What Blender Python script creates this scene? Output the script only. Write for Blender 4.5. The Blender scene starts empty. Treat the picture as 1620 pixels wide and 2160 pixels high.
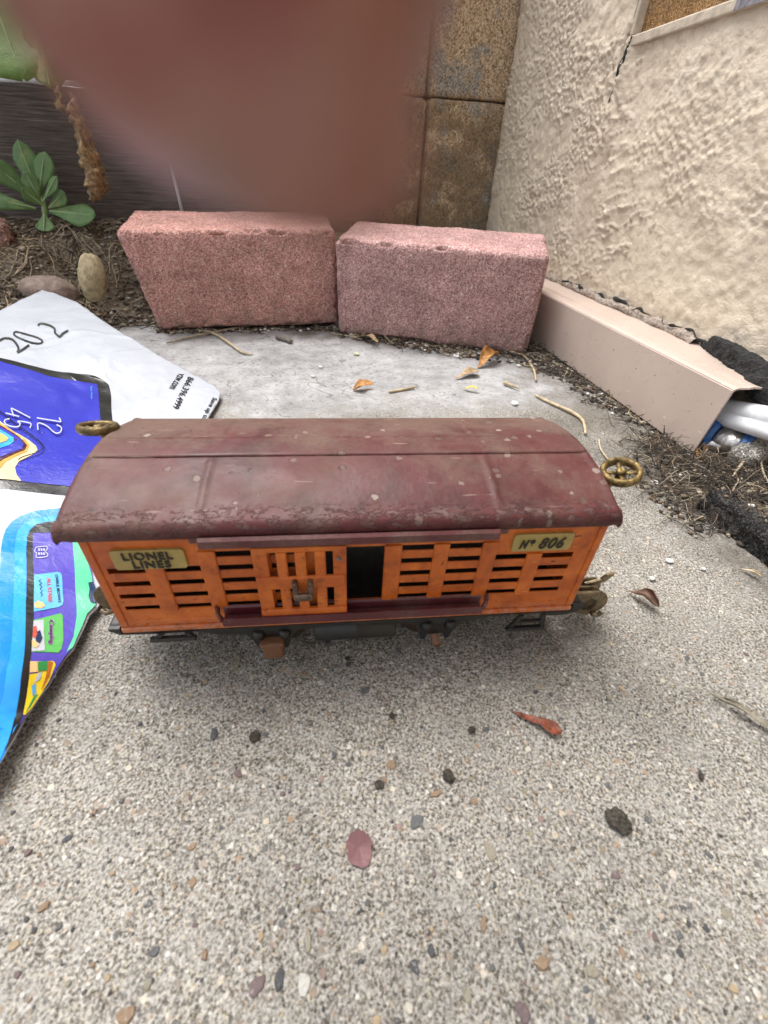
import bpy, bmesh, math, random
import numpy as np
from mathutils import Vector, Matrix
from mathutils.geometry import delaunay_2d_cdt

random.seed(7)
SC = bpy.context.scene
COL = SC.collection
RAD = math.radians

# ------------------------------------------------------------------ camera
H = 0.148                                   # lens height above the pavement, metres
F_PX, CX, CY = 926.985, 810.0, 1080.0       # focal length and centre for a 1620 x 2160 picture
R3 = np.array([[0.9839823, -0.07013818, 0.16388862],
               [-0.17209444, -0.6135541, 0.7706717],
               [0.04650103, -0.78653163, -0.61579676]])   # columns: right, down, forward
cam_d = bpy.data.cameras.new("camera")
cam = bpy.data.objects.new("camera", cam_d)
COL.objects.link(cam)
SC.camera = cam
cam.matrix_world = Matrix(((R3[0, 0], -R3[0, 1], -R3[0, 2], 0),
                           (R3[1, 0], -R3[1, 1], -R3[1, 2], 0),
                           (R3[2, 0], -R3[2, 1], -R3[2, 2], H),
                           (0, 0, 0, 1)))
cam_d.sensor_fit = 'HORIZONTAL'
cam_d.sensor_width = 36.0
cam_d.lens = F_PX / 1620 * 36.0
cam_d.clip_start = 0.001
cam_d.clip_end = 200.0
cam_d.dof.use_dof = True
cam_d.dof.focus_distance = 0.235
cam_d.dof.aperture_fstop = 0.001 * cam_d.lens / 0.00088

# ------------------------------------------------------------------ light
SUN_EL, SUN_AZ = RAD(66), RAD(-32)          # high soft sun, azimuth clockwise from +Y
world = bpy.data.worlds.new("World")
SC.world = world
world.use_nodes = True
wt = world.node_tree
for n in list(wt.nodes):
    wt.nodes.remove(n)
sky = wt.nodes.new("ShaderNodeTexSky")
sky.sky_type = 'NISHITA'
sky.sun_disc = False
sky.sun_elevation = SUN_EL
sky.sun_rotation = SUN_AZ
sky.air_density = 1.0
sky.dust_density = 4.0
hsv = wt.nodes.new("ShaderNodeHueSaturation")   # overcast: the blue is washed out by cloud
hsv.inputs['Saturation'].default_value = 0.22
bg = wt.nodes.new("ShaderNodeBackground")
bg.inputs['Strength'].default_value = 0.13
wo = wt.nodes.new("ShaderNodeOutputWorld")
wt.links.new(sky.outputs[0], hsv.inputs['Color'])
wt.links.new(hsv.outputs[0], bg.inputs['Color'])
wt.links.new(bg.outputs[0], wo.inputs['Surface'])
sun_d = bpy.data.lights.new("sun", 'SUN')
sun_d.energy = 1.5
sun_d.angle = RAD(38)
sun_d.color = (1.0, 0.965, 0.92)
sun = bpy.data.objects.new("sun", sun_d)
COL.objects.link(sun)
sdir = Vector((math.sin(SUN_AZ) * math.cos(SUN_EL), math.cos(SUN_AZ) * math.cos(SUN_EL), math.sin(SUN_EL)))
sun.rotation_euler = sdir.to_track_quat('Z', 'Y').to_euler()
sun.location = (1, -1, 3)
vs = SC.view_settings
vs.view_transform = 'Standard'
vs.look = 'None'
vs.gamma = 1.0
vs.use_curve_mapping = False
vs.exposure = 1.27
SC.render.engine = 'CYCLES'
SC.cycles.max_bounces = 6
SC.cycles.use_denoising = True
SC.cycles.denoiser = 'OPENIMAGEDENOISE'

# ------------------------------------------------------------------ points of the place from sight lines
def ray(px, py):
    px = np.asarray(px, float); py = np.asarray(py, float)
    d = np.stack([px - CX, py - CY, np.full_like(px, F_PX)], -1)
    return d @ R3.T
def gz(px, py, z=0.0):
    d = ray(px, py)
    t = (z - H) / d[..., 2]
    return d * np.asarray(t)[..., None] + np.array([0, 0, H])
def at_y(px, py, y):
    d = ray(px, py); t = y / d[..., 1]
    return d * np.asarray(t)[..., None] + np.array([0, 0, H])
def at_x(px, py, x):
    d = ray(px, py); t = x / d[..., 0]
    return d * np.asarray(t)[..., None] + np.array([0, 0, H])
def cam_pt(x, y, z):
    return Vector(R3 @ np.array([x, y, z]) + np.array([0, 0, H]))

# ------------------------------------------------------------------ numpy noise
def _h(ix, iy, iz, seed):
    ix = ix.astype(np.int64); iy = iy.astype(np.int64); iz = iz.astype(np.int64)
    n = (ix * 374761393 + iy * 668265263 + iz * 2147483647 + seed * 974711) & 0xFFFFFFFF
    n = ((n ^ (n >> 13)) * 1274126177) & 0xFFFFFFFF
    n = ((n ^ (n >> 16)) * 2246822519) & 0xFFFFFFFF
    return ((n ^ (n >> 15)) & 0xFFFFFF) / float(0xFFFFFF)
def vnoise(P, scale, seed=0):
    Q = np.asarray(P, float) * scale + 1000.0
    I = np.floor(Q); f = Q - I; f = f * f * (3 - 2 * f)
    x, y, z = I[..., 0], I[..., 1], I[..., 2]
    r = 0
    for a in (0, 1):
        for b in (0, 1):
            for c in (0, 1):
                w = (f[..., 0] if a else 1 - f[..., 0]) * (f[..., 1] if b else 1 - f[..., 1]) * (f[..., 2] if c else 1 - f[..., 2])
                r = r + w * _h(x + a, y + b, z + c, seed)
    return r * 2 - 1
def fbm(P, scale, octv=4, seed=0):
    r, a, s = 0, 0.5, scale
    for k in range(octv):
        r = r + a * vnoise(P, s, seed + k * 17); a *= 0.5; s *= 2.03
    return r
def worley(P, cell, seed=0):
    """2-D cellular noise: distance to the nearest point (cells) and its random id."""
    Q = np.asarray(P, float)[..., :2] / cell + 1000.0
    I = np.floor(Q)
    best = np.full(Q.shape[:-1], 9.0); rid = np.zeros(Q.shape[:-1])
    zz = np.zeros(Q.shape[:-1])
    for a in (-1, 0, 1):
        for b in (-1, 0, 1):
            jx, jy = I[..., 0] + a, I[..., 1] + b
            px = jx + _h(jx, jy, zz, seed); py = jy + _h(jx, jy, zz + 1, seed)
            d = np.hypot(px - Q[..., 0], py - Q[..., 1])
            m = d < best
            best = np.where(m, d, best); rid = np.where(m, _h(jx, jy, zz + 2, seed), rid)
    return best, rid
def sstep(a, b, x):
    t = np.clip((x - a) / (b - a), 0, 1)
    return t * t * (3 - 2 * t)

# ------------------------------------------------------------------ object helpers
def props(o, label=None, cat=None, group=None, kind=None):
    if label: o['label'] = label
    if cat: o['category'] = cat
    if group: o['group'] = group
    if kind: o['kind'] = kind
    return o
def empty(name, label, cat, loc=(0, 0, 0), rot=(0, 0, 0), group=None):
    o = bpy.data.objects.new(name, None)
    o.empty_display_size = 0.01
    COL.objects.link(o)
    o.location = loc; o.rotation_euler = rot
    return props(o, label, cat, group)
def link_mesh(name, me, mat=None, parent=None, smooth=False):
    o = bpy.data.objects.new(name, me)
    COL.objects.link(o)
    if mat is not None and len(me.materials) == 0:
        me.materials.append(mat)
    if smooth:
        me.polygons.foreach_set('use_smooth', [True] * len(me.polygons))
    if parent is not None:
        o.parent = parent
    return o
def mesh_np(name, V, F):
    me = bpy.data.meshes.new(name)
    V = np.asarray(V, np.float32); F = np.asarray(F, np.int32)
    k = F.shape[1]
    me.vertices.add(len(V)); me.vertices.foreach_set('co', V.ravel())
    me.loops.add(F.size); me.loops.foreach_set('vertex_index', F.ravel())
    me.polygons.add(len(F))
    me.polygons.foreach_set('loop_start', np.arange(0, F.size, k, dtype=np.int32))
    me.polygons.foreach_set('loop_total', np.full(len(F), k, np.int32))
    me.update(calc_edges=True); me.validate()
    return me
def grid_faces(nu, nv):
    i = np.arange(nu * nv).reshape(nu, nv)
    return np.stack([i[:-1, :-1], i[1:, :-1], i[1:, 1:], i[:-1, 1:]], -1).reshape(-1, 4)
def obj_bm(name, bm, mat=None, parent=None, smooth=False):
    me = bpy.data.meshes.new(name)
    bmesh.ops.recalc_face_normals(bm, faces=bm.faces)
    bm.to_mesh(me); bm.free()
    return link_mesh(name, me, mat, parent, smooth)
def box(bm, lo, hi, bev=0.0, seg=2):
    c = [(a + b) / 2 for a, b in zip(lo, hi)]; s = [abs(b - a) for a, b in zip(lo, hi)]
    r = bmesh.ops.create_cube(bm, size=1.0)
    bmesh.ops.scale(bm, vec=s, verts=r['verts']); bmesh.ops.translate(bm, vec=c, verts=r['verts'])
    if bev > 0:
        ed = list({e for v in r['verts'] for e in v.link_edges})
        bmesh.ops.bevel(bm, geom=ed, offset=min(bev, min(s) * .45), segments=seg, affect='EDGES', profile=0.5)
def prism(bm, pts, axis, a, b):
    """polygon pts (2-D) pushed along axis from a to b; axis 'y' takes (x, z), 'x' takes (y, z), 'z' takes (x, y)."""
    def P(p, t):
        return (p[0], t, p[1]) if axis == 'y' else (t, p[0], p[1]) if axis == 'x' else (p[0], p[1], t)
    va = [bm.verts.new(P(p, a)) for p in pts]; vb = [bm.verts.new(P(p, b)) for p in pts]
    n = len(pts)
    bm.faces.new(va); bm.faces.new(vb[::-1])
    for i in range(n):
        bm.faces.new((va[i], va[(i + 1) % n], vb[(i + 1) % n], vb[i]))
def catmull(pts, n=6, closed=False):
    P = [np.array(p, float) for p in pts]; out = []; m = len(P)
    rng = range(m if closed else m - 1)
    for i in rng:
        p0 = P[(i - 1) % m] if closed or i > 0 else P[i]
        p1 = P[i]; p2 = P[(i + 1) % m]
        p3 = P[(i + 2) % m] if closed or i + 2 < m else p2
        for k in range(n):
            t = k / n
            out.append(.5 * ((2 * p1) + (-p0 + p2) * t + (2 * p0 - 5 * p1 + 4 * p2 - p3) * t ** 2 + (-p0 + 3 * p1 - 3 * p2 + p3) * t ** 3))
    if not closed: out.append(P[-1])
    return out
def tube_arrays(pts, rad, sides=8, flat=1.0, twist=0.0):
    P = np.array([list(p) for p in pts], float); n = len(P)
    rad = np.broadcast_to(np.asarray(rad, float), (n,))
    T = np.gradient(P, axis=0); T /= np.linalg.norm(T, axis=1)[:, None] + 1e-12
    ref = np.array([0, 0, 1.0]) if abs(T[0][2]) < .9 else np.array([1.0, 0, 0])
    V = []
    for i in range(n):
        a = np.cross(T[i], ref); a /= np.linalg.norm(a) + 1e-12
        b = np.cross(a, T[i]); ref = b
        th = np.linspace(0, 2 * np.pi, sides, endpoint=False) + twist * i
        V.append(P[i] + rad[i] * (np.cos(th)[:, None] * a + np.sin(th)[:, None] * b * flat))
    V = np.concatenate(V)
    F = []
    for i in range(n - 1):
        for k in range(sides):
            k2 = (k + 1) % sides
            F.append((i * sides + k, i * sides + k2, (i + 1) * sides + k2, (i + 1) * sides + k))
    return V, F
def tube(bm, pts, rad, sides=8, flat=1.0, caps=True):
    V, F = tube_arrays(pts, rad, sides, flat)
    vv = [bm.verts.new(v) for v in V]
    for f in F: bm.faces.new([vv[i] for i in f])
    if caps:
        bm.faces.new(vv[:sides]); bm.faces.new(vv[-sides:][::-1])
def lathe(bm, prof, centre, axis, sides=24):
    """closed profile [(r, h)] turned about axis through centre."""
    ax = Vector(axis).normalized(); a = ax.orthogonal().normalized(); b = ax.cross(a)
    c = Vector(centre); rings = []
    for r, h in prof:
        rings.append([bm.verts.new(c + ax * h + (a * math.cos(t) + b * math.sin(t)) * r)
                      for t in np.linspace(0, 2 * math.pi, sides, endpoint=False)])
    n = len(rings)
    for i in range(n):
        A, B = rings[i], rings[(i + 1) % n]
        for k in range(sides):
            k2 = (k + 1) % sides
            bm.faces.new((A[k], A[k2], B[k2], B[k]))

# ------------------------------------------------------------------ material helpers
class NT:
    def __init__(s, name):
        s.m = bpy.data.materials.new(name); s.m.use_nodes = True
        s.t = s.m.node_tree
        for n in list(s.t.nodes): s.t.nodes.remove(n)
        s.out = s.t.nodes.new('ShaderNodeOutputMaterial')
        s.b = s.t.nodes.new('ShaderNodeBsdfPrincipled')
        s.t.links.new(s.b.outputs[0], s.out.inputs['Surface'])
        s.co = s.t.nodes.new('ShaderNodeTexCoord').outputs['Object']
    def set(s, inp, v):
        if isinstance(v, bpy.types.NodeSocket): s.t.links.new(v, inp)
        elif isinstance(v, (tuple, list)) and inp.type == 'RGBA': inp.default_value = (*v[:3], 1)
        else: inp.default_value = v
    def P(s, **k):
        for a, v in k.items(): s.set(s.b.inputs[a.replace('_', ' ')], v)
    def mapping(s, scale=(1, 1, 1), loc=(0, 0, 0), rot=(0, 0, 0), co=None):
        n = s.t.nodes.new('ShaderNodeMapping')
        s.t.links.new(co or s.co, n.inputs['Vector'])
        n.inputs['Scale'].default_value = scale; n.inputs['Location'].default_value = loc; n.inputs['Rotation'].default_value = rot
        return n.outputs[0]
    def noise(s, scale, detail=4, rough=.55, co=None, dist=0.0):
        n = s.t.nodes.new('ShaderNodeTexNoise')
        s.t.links.new(co or s.co, n.inputs['Vector'])
        n.inputs['Scale'].default_value = scale; n.inputs['Detail'].default_value = detail
        n.inputs['Roughness'].default_value = rough; n.inputs['Distortion'].default_value = dist
        return n.outputs['Fac']
    def voro(s, scale, feature='F1', co=None, rnd=1.0):
        n = s.t.nodes.new('ShaderNodeTexVoronoi'); n.feature = feature
        s.t.links.new(co or s.co, n.inputs['Vector'])
        n.inputs['Scale'].default_value = scale; n.inputs['Randomness'].default_value = rnd
        return n
    def sep(s, col):
        n = s.t.nodes.new('ShaderNodeSeparateColor'); s.t.links.new(col, n.inputs[0]); return n.outputs
    def xyz(s):
        n = s.t.nodes.new('ShaderNodeSeparateXYZ'); s.t.links.new(s.co, n.inputs[0]); return n.outputs
    def ramp(s, fac, stops, interp='LINEAR'):
        n = s.t.nodes.new('ShaderNodeValToRGB'); n.color_ramp.interpolation = interp
        s.set(n.inputs[0], fac)
        e = n.color_ramp.elements
        while len(e) > 1: e.remove(e[-1])
        for i, (p, c) in enumerate(stops):
            el = e[0] if i == 0 else e.new(p)
            el.position = p
            if not isinstance(c, (tuple, list)): c = (c, c, c)
            el.color = (*c, 1)
        return n.outputs[0]
    def mix(s, fac, a, b, mode='MIX'):
        n = s.t.nodes.new('ShaderNodeMix'); n.data_type = 'RGBA'; n.blend_type = mode
        s.set(n.inputs[0], fac); s.set(n.inputs[6], a); s.set(n.inputs[7], b)
        return n.outputs[2]
    def math(s, op, a, b=0.0, clamp=False):
        n = s.t.nodes.new('ShaderNodeMath'); n.operation = op; n.use_clamp = clamp
        s.set(n.inputs[0], a); s.set(n.inputs[1], b)
        return n.outputs[0]
    def mapr(s, v, a, b, c=0.0, d=1.0, smooth=True):
        n = s.t.nodes.new('ShaderNodeMapRange')
        if smooth: n.interpolation_type = 'SMOOTHSTEP'
        s.set(n.inputs[0], v); n.inputs[1].default_value = a; n.inputs[2].default_value = b
        n.inputs[3].default_value = c; n.inputs[4].default_value = d
        return n.outputs[0]
    def bump(s, h, dist, strength=1.0, normal=None):
        n = s.t.nodes.new('ShaderNodeBump')
        s.set(n.inputs['Height'], h); n.inputs['Distance'].default_value = dist; n.inputs['Strength'].default_value = strength
        if normal is not None: s.t.links.new(normal, n.inputs['Normal'])
        return n.outputs[0]

def simple(name, col, rough=.6, metal=0.0, var=.25, scale=200, bump=0.0, coat=0.0):
    n = NT(name)
    f = n.noise(scale, 4)
    lo = tuple(c * (1 - var) for c in col); hi = tuple(min(1, c * (1 + var)) for c in col)
    n.P(Base_Color=n.ramp(f, [(.3, lo), (.7, hi)]), Roughness=rough, Metallic=metal)
    if coat: n.P(Coat_Weight=coat, Coat_Roughness=.1)
    if bump: n.P(Normal=n.bump(f, bump))
    return n.m

def mat_concrete():
    n = NT('concrete')
    v1 = n.voro(1500); r1 = n.sep(v1.outputs['Color'])
    pore = n.noise(1250, 5, .6, dist=.3)
    grain = n.ramp(pore, [(.34, (.050, .046, .041)), (.43, (.165, .156, .142)), (.50, (.29, .281, .261)), (.60, (.395, .386, .364)), (.72, (.53, .522, .50))])
    tint = n.ramp(r1[0], [(0, (.42, .39, .36)), (.10, (.72, .66, .58)), (.22, (.93, .90, .85)), (.75, (1, 1, 1)), (.9, (1.12, 1.10, 1.04)), (.96, (1.25, 1.12, .88)), (1, (.62, .47, .40))])
    grain = n.mix(.85, grain, tint, 'MULTIPLY')
    v3 = n.voro(760); r3 = n.sep(v3.outputs['Color'])
    dots = n.math('MULTIPLY', n.mapr(r3[0], .86, .88), n.mapr(v3.outputs['Distance'], .48, .34))
    grain = n.mix(n.math('MULTIPLY', dots, .7), grain, n.ramp(r3[1], [(0, (.05, .05, .052)), (.45, (.12, .105, .09)), (.6, (.26, .17, .09)), (.75, (.60, .585, .55)), (1, (.68, .66, .62))]))
    film = n.mapr(n.noise(70, 6, .68), .46, .66)            # patches where cement paste still covers the sand
    grain = n.mix(n.math('MULTIPLY', film, .35), grain, (.295, .29, .274))
    v2 = n.voro(430, co=n.mapping((1, 1, .2))); r2 = n.sep(v2.outputs['Color'])
    agg = n.ramp(r2[1], [(0, (.09, .09, .092)), (.3, (.2, .18, .155)), (.5, (.33, .235, .15)), (.65, (.24, .16, .15)), (.8, (.5, .44, .34)), (1, (.62, .58, .52))])
    edge = n.math('ADD', v2.outputs['Distance'], n.math('MULTIPLY', n.noise(900, 3), .25))
    sel = n.math('MULTIPLY', n.mapr(r2[0], .89, .91), n.mapr(edge, .58, .44))
    near = n.mix(n.math('MULTIPLY', sel, .8), grain, agg)
    pits = n.mapr(n.noise(520, 4, .65), .62, .68)
    near = n.mix(n.math('MULTIPLY', pits, .6), near, (.085, .075, .062))
    # trowelled cement film farther back, by the bricks
    smooth = n.ramp(n.noise(55, 8, .65), [(.25, (.25, .248, .247)), (.5, (.355, .354, .357)), (.75, (.47, .473, .482))])
    sp = n.ramp(n.sep(n.voro(520).outputs['Color'])[0], [(0, .5), (.1, .85), (.4, 1), (1, 1.08)])
    smooth = n.mix(.75, smooth, sp, 'MULTIPLY')
    X = n.xyz()
    wob = n.math('MULTIPLY', n.math('SUBTRACT', n.noise(22, 5, .6), .5), .14)
    m = n.mapr(n.math('ADD', X[1], wob), .275, .345)
    col = n.mix(m, near, smooth)
    # soil washed along the wall cover and along the bricks
    wd = n.math('MULTIPLY', n.math('SUBTRACT', n.noise(34, 6, .65), .5), .16)
    dm = n.mapr(n.math('ADD', X[0], wd), .185, .235)
    db = n.mapr(n.math('ADD', n.math('ADD', X[1], n.math('MULTIPLY', X[0], .38)), wd), .485, .535)
    dirtcol = n.ramp(n.noise(300, 6, .7), [(.3, (.05, .042, .034)), (.5, (.13, .11, .088)), (.7, (.24, .205, .165))])
    col = n.mix(n.math('MULTIPLY', n.math('MAXIMUM', n.math('MULTIPLY', dm, .75), db), .8), col, dirtcol)
    patch = n.ramp(n.noise(13, 5, .6), [(.3, .70), (.5, .96), (.7, 1.15)])
    col = n.mix(1.0, col, patch, 'MULTIPLY')
    stain = n.mapr(n.noise(26, 5, .62, dist=.6), .60, .74)
    col = n.mix(n.math('MULTIPLY', stain, .42), col, (.15, .128, .10))
    fine_crack = n.mapr(n.math('ABSOLUTE', n.math('SUBTRACT', n.noise(9, 4, .6, dist=.5), .5)), .0035, .001)
    col = n.mix(n.math('MULTIPLY', n.math('MULTIPLY', fine_crack, m), .5), col, (.06, .055, .05))
    hgt = n.math('ADD', n.math('MULTIPLY', v1.outputs['Distance'], -.35), n.math('MULTIPLY', pore, 1.3))
    n.P(Base_Color=col, Roughness=.9, Specular_IOR_Level=.25, Normal=n.bump(hgt, .0006, .85))
    return n.m

def mat_soil():
    n = NT('soil')
    c = n.ramp(n.noise(420, 8, .7), [(.28, (.04, .032, .024)), (.45, (.15, .12, .09)), (.6, (.26, .215, .165)), (.75, (.40, .345, .275))])
    r = n.sep(n.voro(600).outputs['Color'])
    c = n.mix(.6, c, n.ramp(r[0], [(0, .45), (.5, 1), (1, 1.5)]), 'MULTIPLY')
    c = n.mix(n.mapr(n.noise(40, 3), .5, .62, 0, .5), c, (.17, .135, .095))
    n.P(Base_Color=c, Roughness=.95, Specular_IOR_Level=.15, Normal=n.bump(n.noise(700, 5, .7), .0015))
    return n.m

def mat_brick(name, base, dark, light, dirt=.55):
    n = NT(name)
    v = n.voro(1200); r = n.sep(v.outputs['Color'])
    c = n.ramp(r[0], [(0, dark), (.25, tuple(.55 * a + .45 * b for a, b in zip(dark, base))), (.6, base), (.9, light), (1, tuple(min(.7, a * 1.25) for a in light))])
    c = n.mix(n.math('MULTIPLY', n.mapr(r[1], .955, .965), n.mapr(v.outputs['Distance'], .5, .35)), c, tuple(min(.66, a * 1.5) for a in light))
    v2 = n.voro(340); r2 = n.sep(v2.outputs['Color'])
    c = n.mix(n.math('MULTIPLY', n.mapr(r2[0], .975, .985), n.mapr(v2.outputs['Distance'], .42, .3)), c, tuple(min(.64, a * 1.4) for a in light))
    c = n.mix(1.0, c, n.ramp(n.noise(30, 5, .6), [(.3, .78), (.7, 1.26)]), 'MULTIPLY')
    X = n.xyz()
    c = n.mix(n.math('MULTIPLY', n.mapr(X[2], .030, .004), n.mapr(n.noise(90, 5, .65), .42, .62, 0, dirt)), c, (.27, .2, .155))
    c = n.mix(n.mapr(n.noise(70, 5, .6), .56, .72, 0, .4), c, (.2, .15, .12))
    n.P(Base_Color=c, Roughness=.92, Specular_IOR_Level=.2,
        Normal=n.bump(n.math('ADD', n.math('MULTIPLY', v.outputs['Distance'], -.8), n.noise(1300, 3)), .0006, .9))
    return n.m

def mat_stucco():
    n = NT('stucco_paint')
    c = n.ramp(n.noise(35, 6, .6), [(.3, (.56, .475, .365)), (.55, (.65, .56, .44)), (.75, (.70, .62, .50))])
    c = n.mix(n.mapr(n.noise(160, 5, .6), .6, .75, 0, .35), c, (.36, .29, .20))
    X = n.xyz()
    low = n.mapr(n.math('ADD', X[2], n.math('MULTIPLY', n.noise(60, 4), .05)), .10, .055)
    c = n.mix(n.math('MULTIPLY', low, .6), c, (.40, .32, .265))
    drip = n.mapr(n.noise(40, 5, .65, co=n.mapping((1, 1, .25))), .55, .72)
    c = n.mix(n.math('MULTIPLY', drip, .3), c, (.42, .34, .25))
    n.P(Base_Color=c, Roughness=.66, Specular_IOR_Level=.3, Normal=n.bump(n.math('ADD', n.noise(700, 6, .68), n.math('MULTIPLY', n.voro(520).outputs['Distance'], -.4)), .0008, .8))
    return n.m

def mat_block():
    n = NT('concrete_block')
    v = n.voro(620); r = n.sep(v.outputs['Color'])
    c = n.ramp(r[0], [(0, (.21, .14, .085)), (.3, (.50, .345, .20)), (.65, (.68, .50, .32)), (1, (.82, .69, .52))])
    X = n.xyz()
    g = n.mapr(n.noise(26, 4, .6), .48, .6)
    grey = n.ramp(r[1], [(0, (.11, .11, .11)), (.5, (.34, .32, .29)), (1, (.6, .58, .53))])
    c = n.mix(n.math('MULTIPLY', g, .8), c, grey)
    dk = n.math('MULTIPLY', n.mapr(n.math('ADD', X[2], n.math('MULTIPLY', n.math('SUBTRACT', n.noise(45, 5, .65), .5), .10)), .235, .205),
                n.mapr(n.noise(30, 5, .65), .36, .52))
    moss = n.ramp(n.noise(240, 6, .7), [(.3, (.05, .04, .03)), (.5, (.22, .16, .095)), (.7, (.46, .29, .13))])
    c = n.mix(n.math('MULTIPLY', dk, .72), c, moss)
    n.P(Base_Color=c, Roughness=.95, Specular_IOR_Level=.2, Normal=n.bump(n.math('ADD', n.math('MULTIPLY', v.outputs['Distance'], -1), n.noise(900, 4)), .0012))
    return n.m

def mat_wood():
    n = NT('weathered_board')
    g = n.noise(60, 6, .65, co=n.mapping((.35, 1, 9)), dist=.4)
    c = n.ramp(g, [(.25, (.045, .038, .035)), (.45, (.105, .087, .080)), (.6, (.17, .145, .133)), (.8, (.3, .265, .25))])
    f = n.noise(420, 4, .6, co=n.mapping((.12, 1, 4)))
    c = n.mix(.7, c, n.ramp(f, [(.3, .55), (.6, 1.1), (.8, 1.5)]), 'MULTIPLY')
    n.P(Base_Color=c, Roughness=.8, Specular_IOR_Level=.3, Normal=n.bump(n.math('ADD', g, n.math('MULTIPLY', f, .5)), .0018))
    return n.m

def mat_paint(name, base, chip, chip_lo=.66, chip_scale=210, rough=.38, dust=0.0, dustcol=(.2, .165, .13), spots=0.0, grime=.35):
    n = NT(name)
    c = n.ramp(n.noise(70, 5, .6), [(.3, tuple(a * .78 for a in base)), (.7, tuple(min(1, a * 1.15) for a in base))])
    gm = n.mapr(n.noise(150, 6, .7, dist=.8), .55, .75)
    c = n.mix(n.math('MULTIPLY', gm, grime), c, tuple(a * .3 for a in base))
    if dust:
        d = n.mapr(n.noise(38, 7, .68), .42, .66)
        d2 = n.mapr(n.noise(900, 4, .7), .35, .62)
        c = n.mix(n.math('MULTIPLY', n.math('MULTIPLY', d, n.math('ADD', n.math('MULTIPLY', d2, .6), .4)), dust), c, dustcol)
    if spots:
        v = n.voro(170, co=n.mapping((1, 1, .3))); r = n.sep(v.outputs['Color'])
        s = n.math('MULTIPLY', n.mapr(r[0], 1 - spots, 1 - spots + .01), n.mapr(n.math('ADD', v.outputs['Distance'], n.math('MULTIPLY', n.noise(700, 3), .3)), .46, .38))
        c = n.mix(n.math('MULTIPLY', s, .75), c, n.ramp(r[1], [(0, tuple(a * .35 for a in base)), (.5, (.1, .085, .07)), (.55, (.26, .2, .17)), (1, (.33, .27, .22))], 'CONSTANT'))
    ch = n.mapr(n.noise(chip_scale, 6, .72, dist=.5), chip_lo, chip_lo + .03)
    c = n.mix(ch, c, chip)
    fine = n.noise(900, 3)
    rr = n.math('ADD', n.mapr(n.noise(45, 5), .3, .7, rough - .08, rough + .2), n.math('MULTIPLY', ch, .25))
    n.P(Base_Color=c, Roughness=rr, Normal=n.bump(n.math('ADD', n.math('MULTIPLY', ch, -1.0), n.math('MULTIPLY', fine, .35)), .00022, .8))
    return n.m

M = {}
M['concrete'] = mat_concrete()
M['soil'] = mat_soil()
M['brick_a'] = mat_brick('paver_salmon', (.53, .27, .235), (.22, .10, .085), (.64, .40, .36))
M['brick_b'] = mat_brick('paver_mauve', (.49, .285, .27), (.20, .10, .094), (.61, .42, .40))
M['brick_c'] = mat_brick('paver_old', (.30, .17, .14), (.09, .05, .04), (.42, .28, .24))
M['stucco'] = mat_stucco()
M['block'] = mat_block()
M['wood'] = mat_wood()
def mat_orange():
    n = NT('orange_enamel')
    c = n.ramp(n.noise(90, 6, .65, dist=.4), [(.28, (.25, .048, .006)), (.45, (.42, .088, .008)), (.62, (.54, .130, .012)), (.8, (.62, .19, .028))])
    g = n.mapr(n.noise(240, 6, .7, dist=.8), .54, .72)
    c = n.mix(n.math('MULTIPLY', g, .7), c, (.15, .034, .010))
    sc = n.mapr(n.noise(260, 3, .6, co=n.mapping((.25, 1, 1.6), rot=(0, .5, 0))), .70, .73)      # rubbed streaks
    c = n.mix(n.math('MULTIPLY', sc, .5), c, (.72, .34, .13))
    ch = n.mapr(n.noise(330, 5, .7, dist=.5), .65, .675)
    c = n.mix(ch, c, (.060, .032, .022))
    X = n.xyz()
    base = n.math('MULTIPLY', n.mapr(X[2], .030, .0245), n.mapr(n.noise(600, 4, .65), .42, .55))
    c = n.mix(n.math('MULTIPLY', base, .6), c, (.42, .22, .15))                                   # dust rubbed into the base bead
    n.P(Base_Color=c, Roughness=n.mapr(n.noise(120, 5), .3, .7, .30, .55), Normal=n.bump(n.math('ADD', n.math('MULTIPLY', ch, -1.0), n.math('MULTIPLY', n.noise(420, 4), .9)), .00025, .9))
    return n.m
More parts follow.
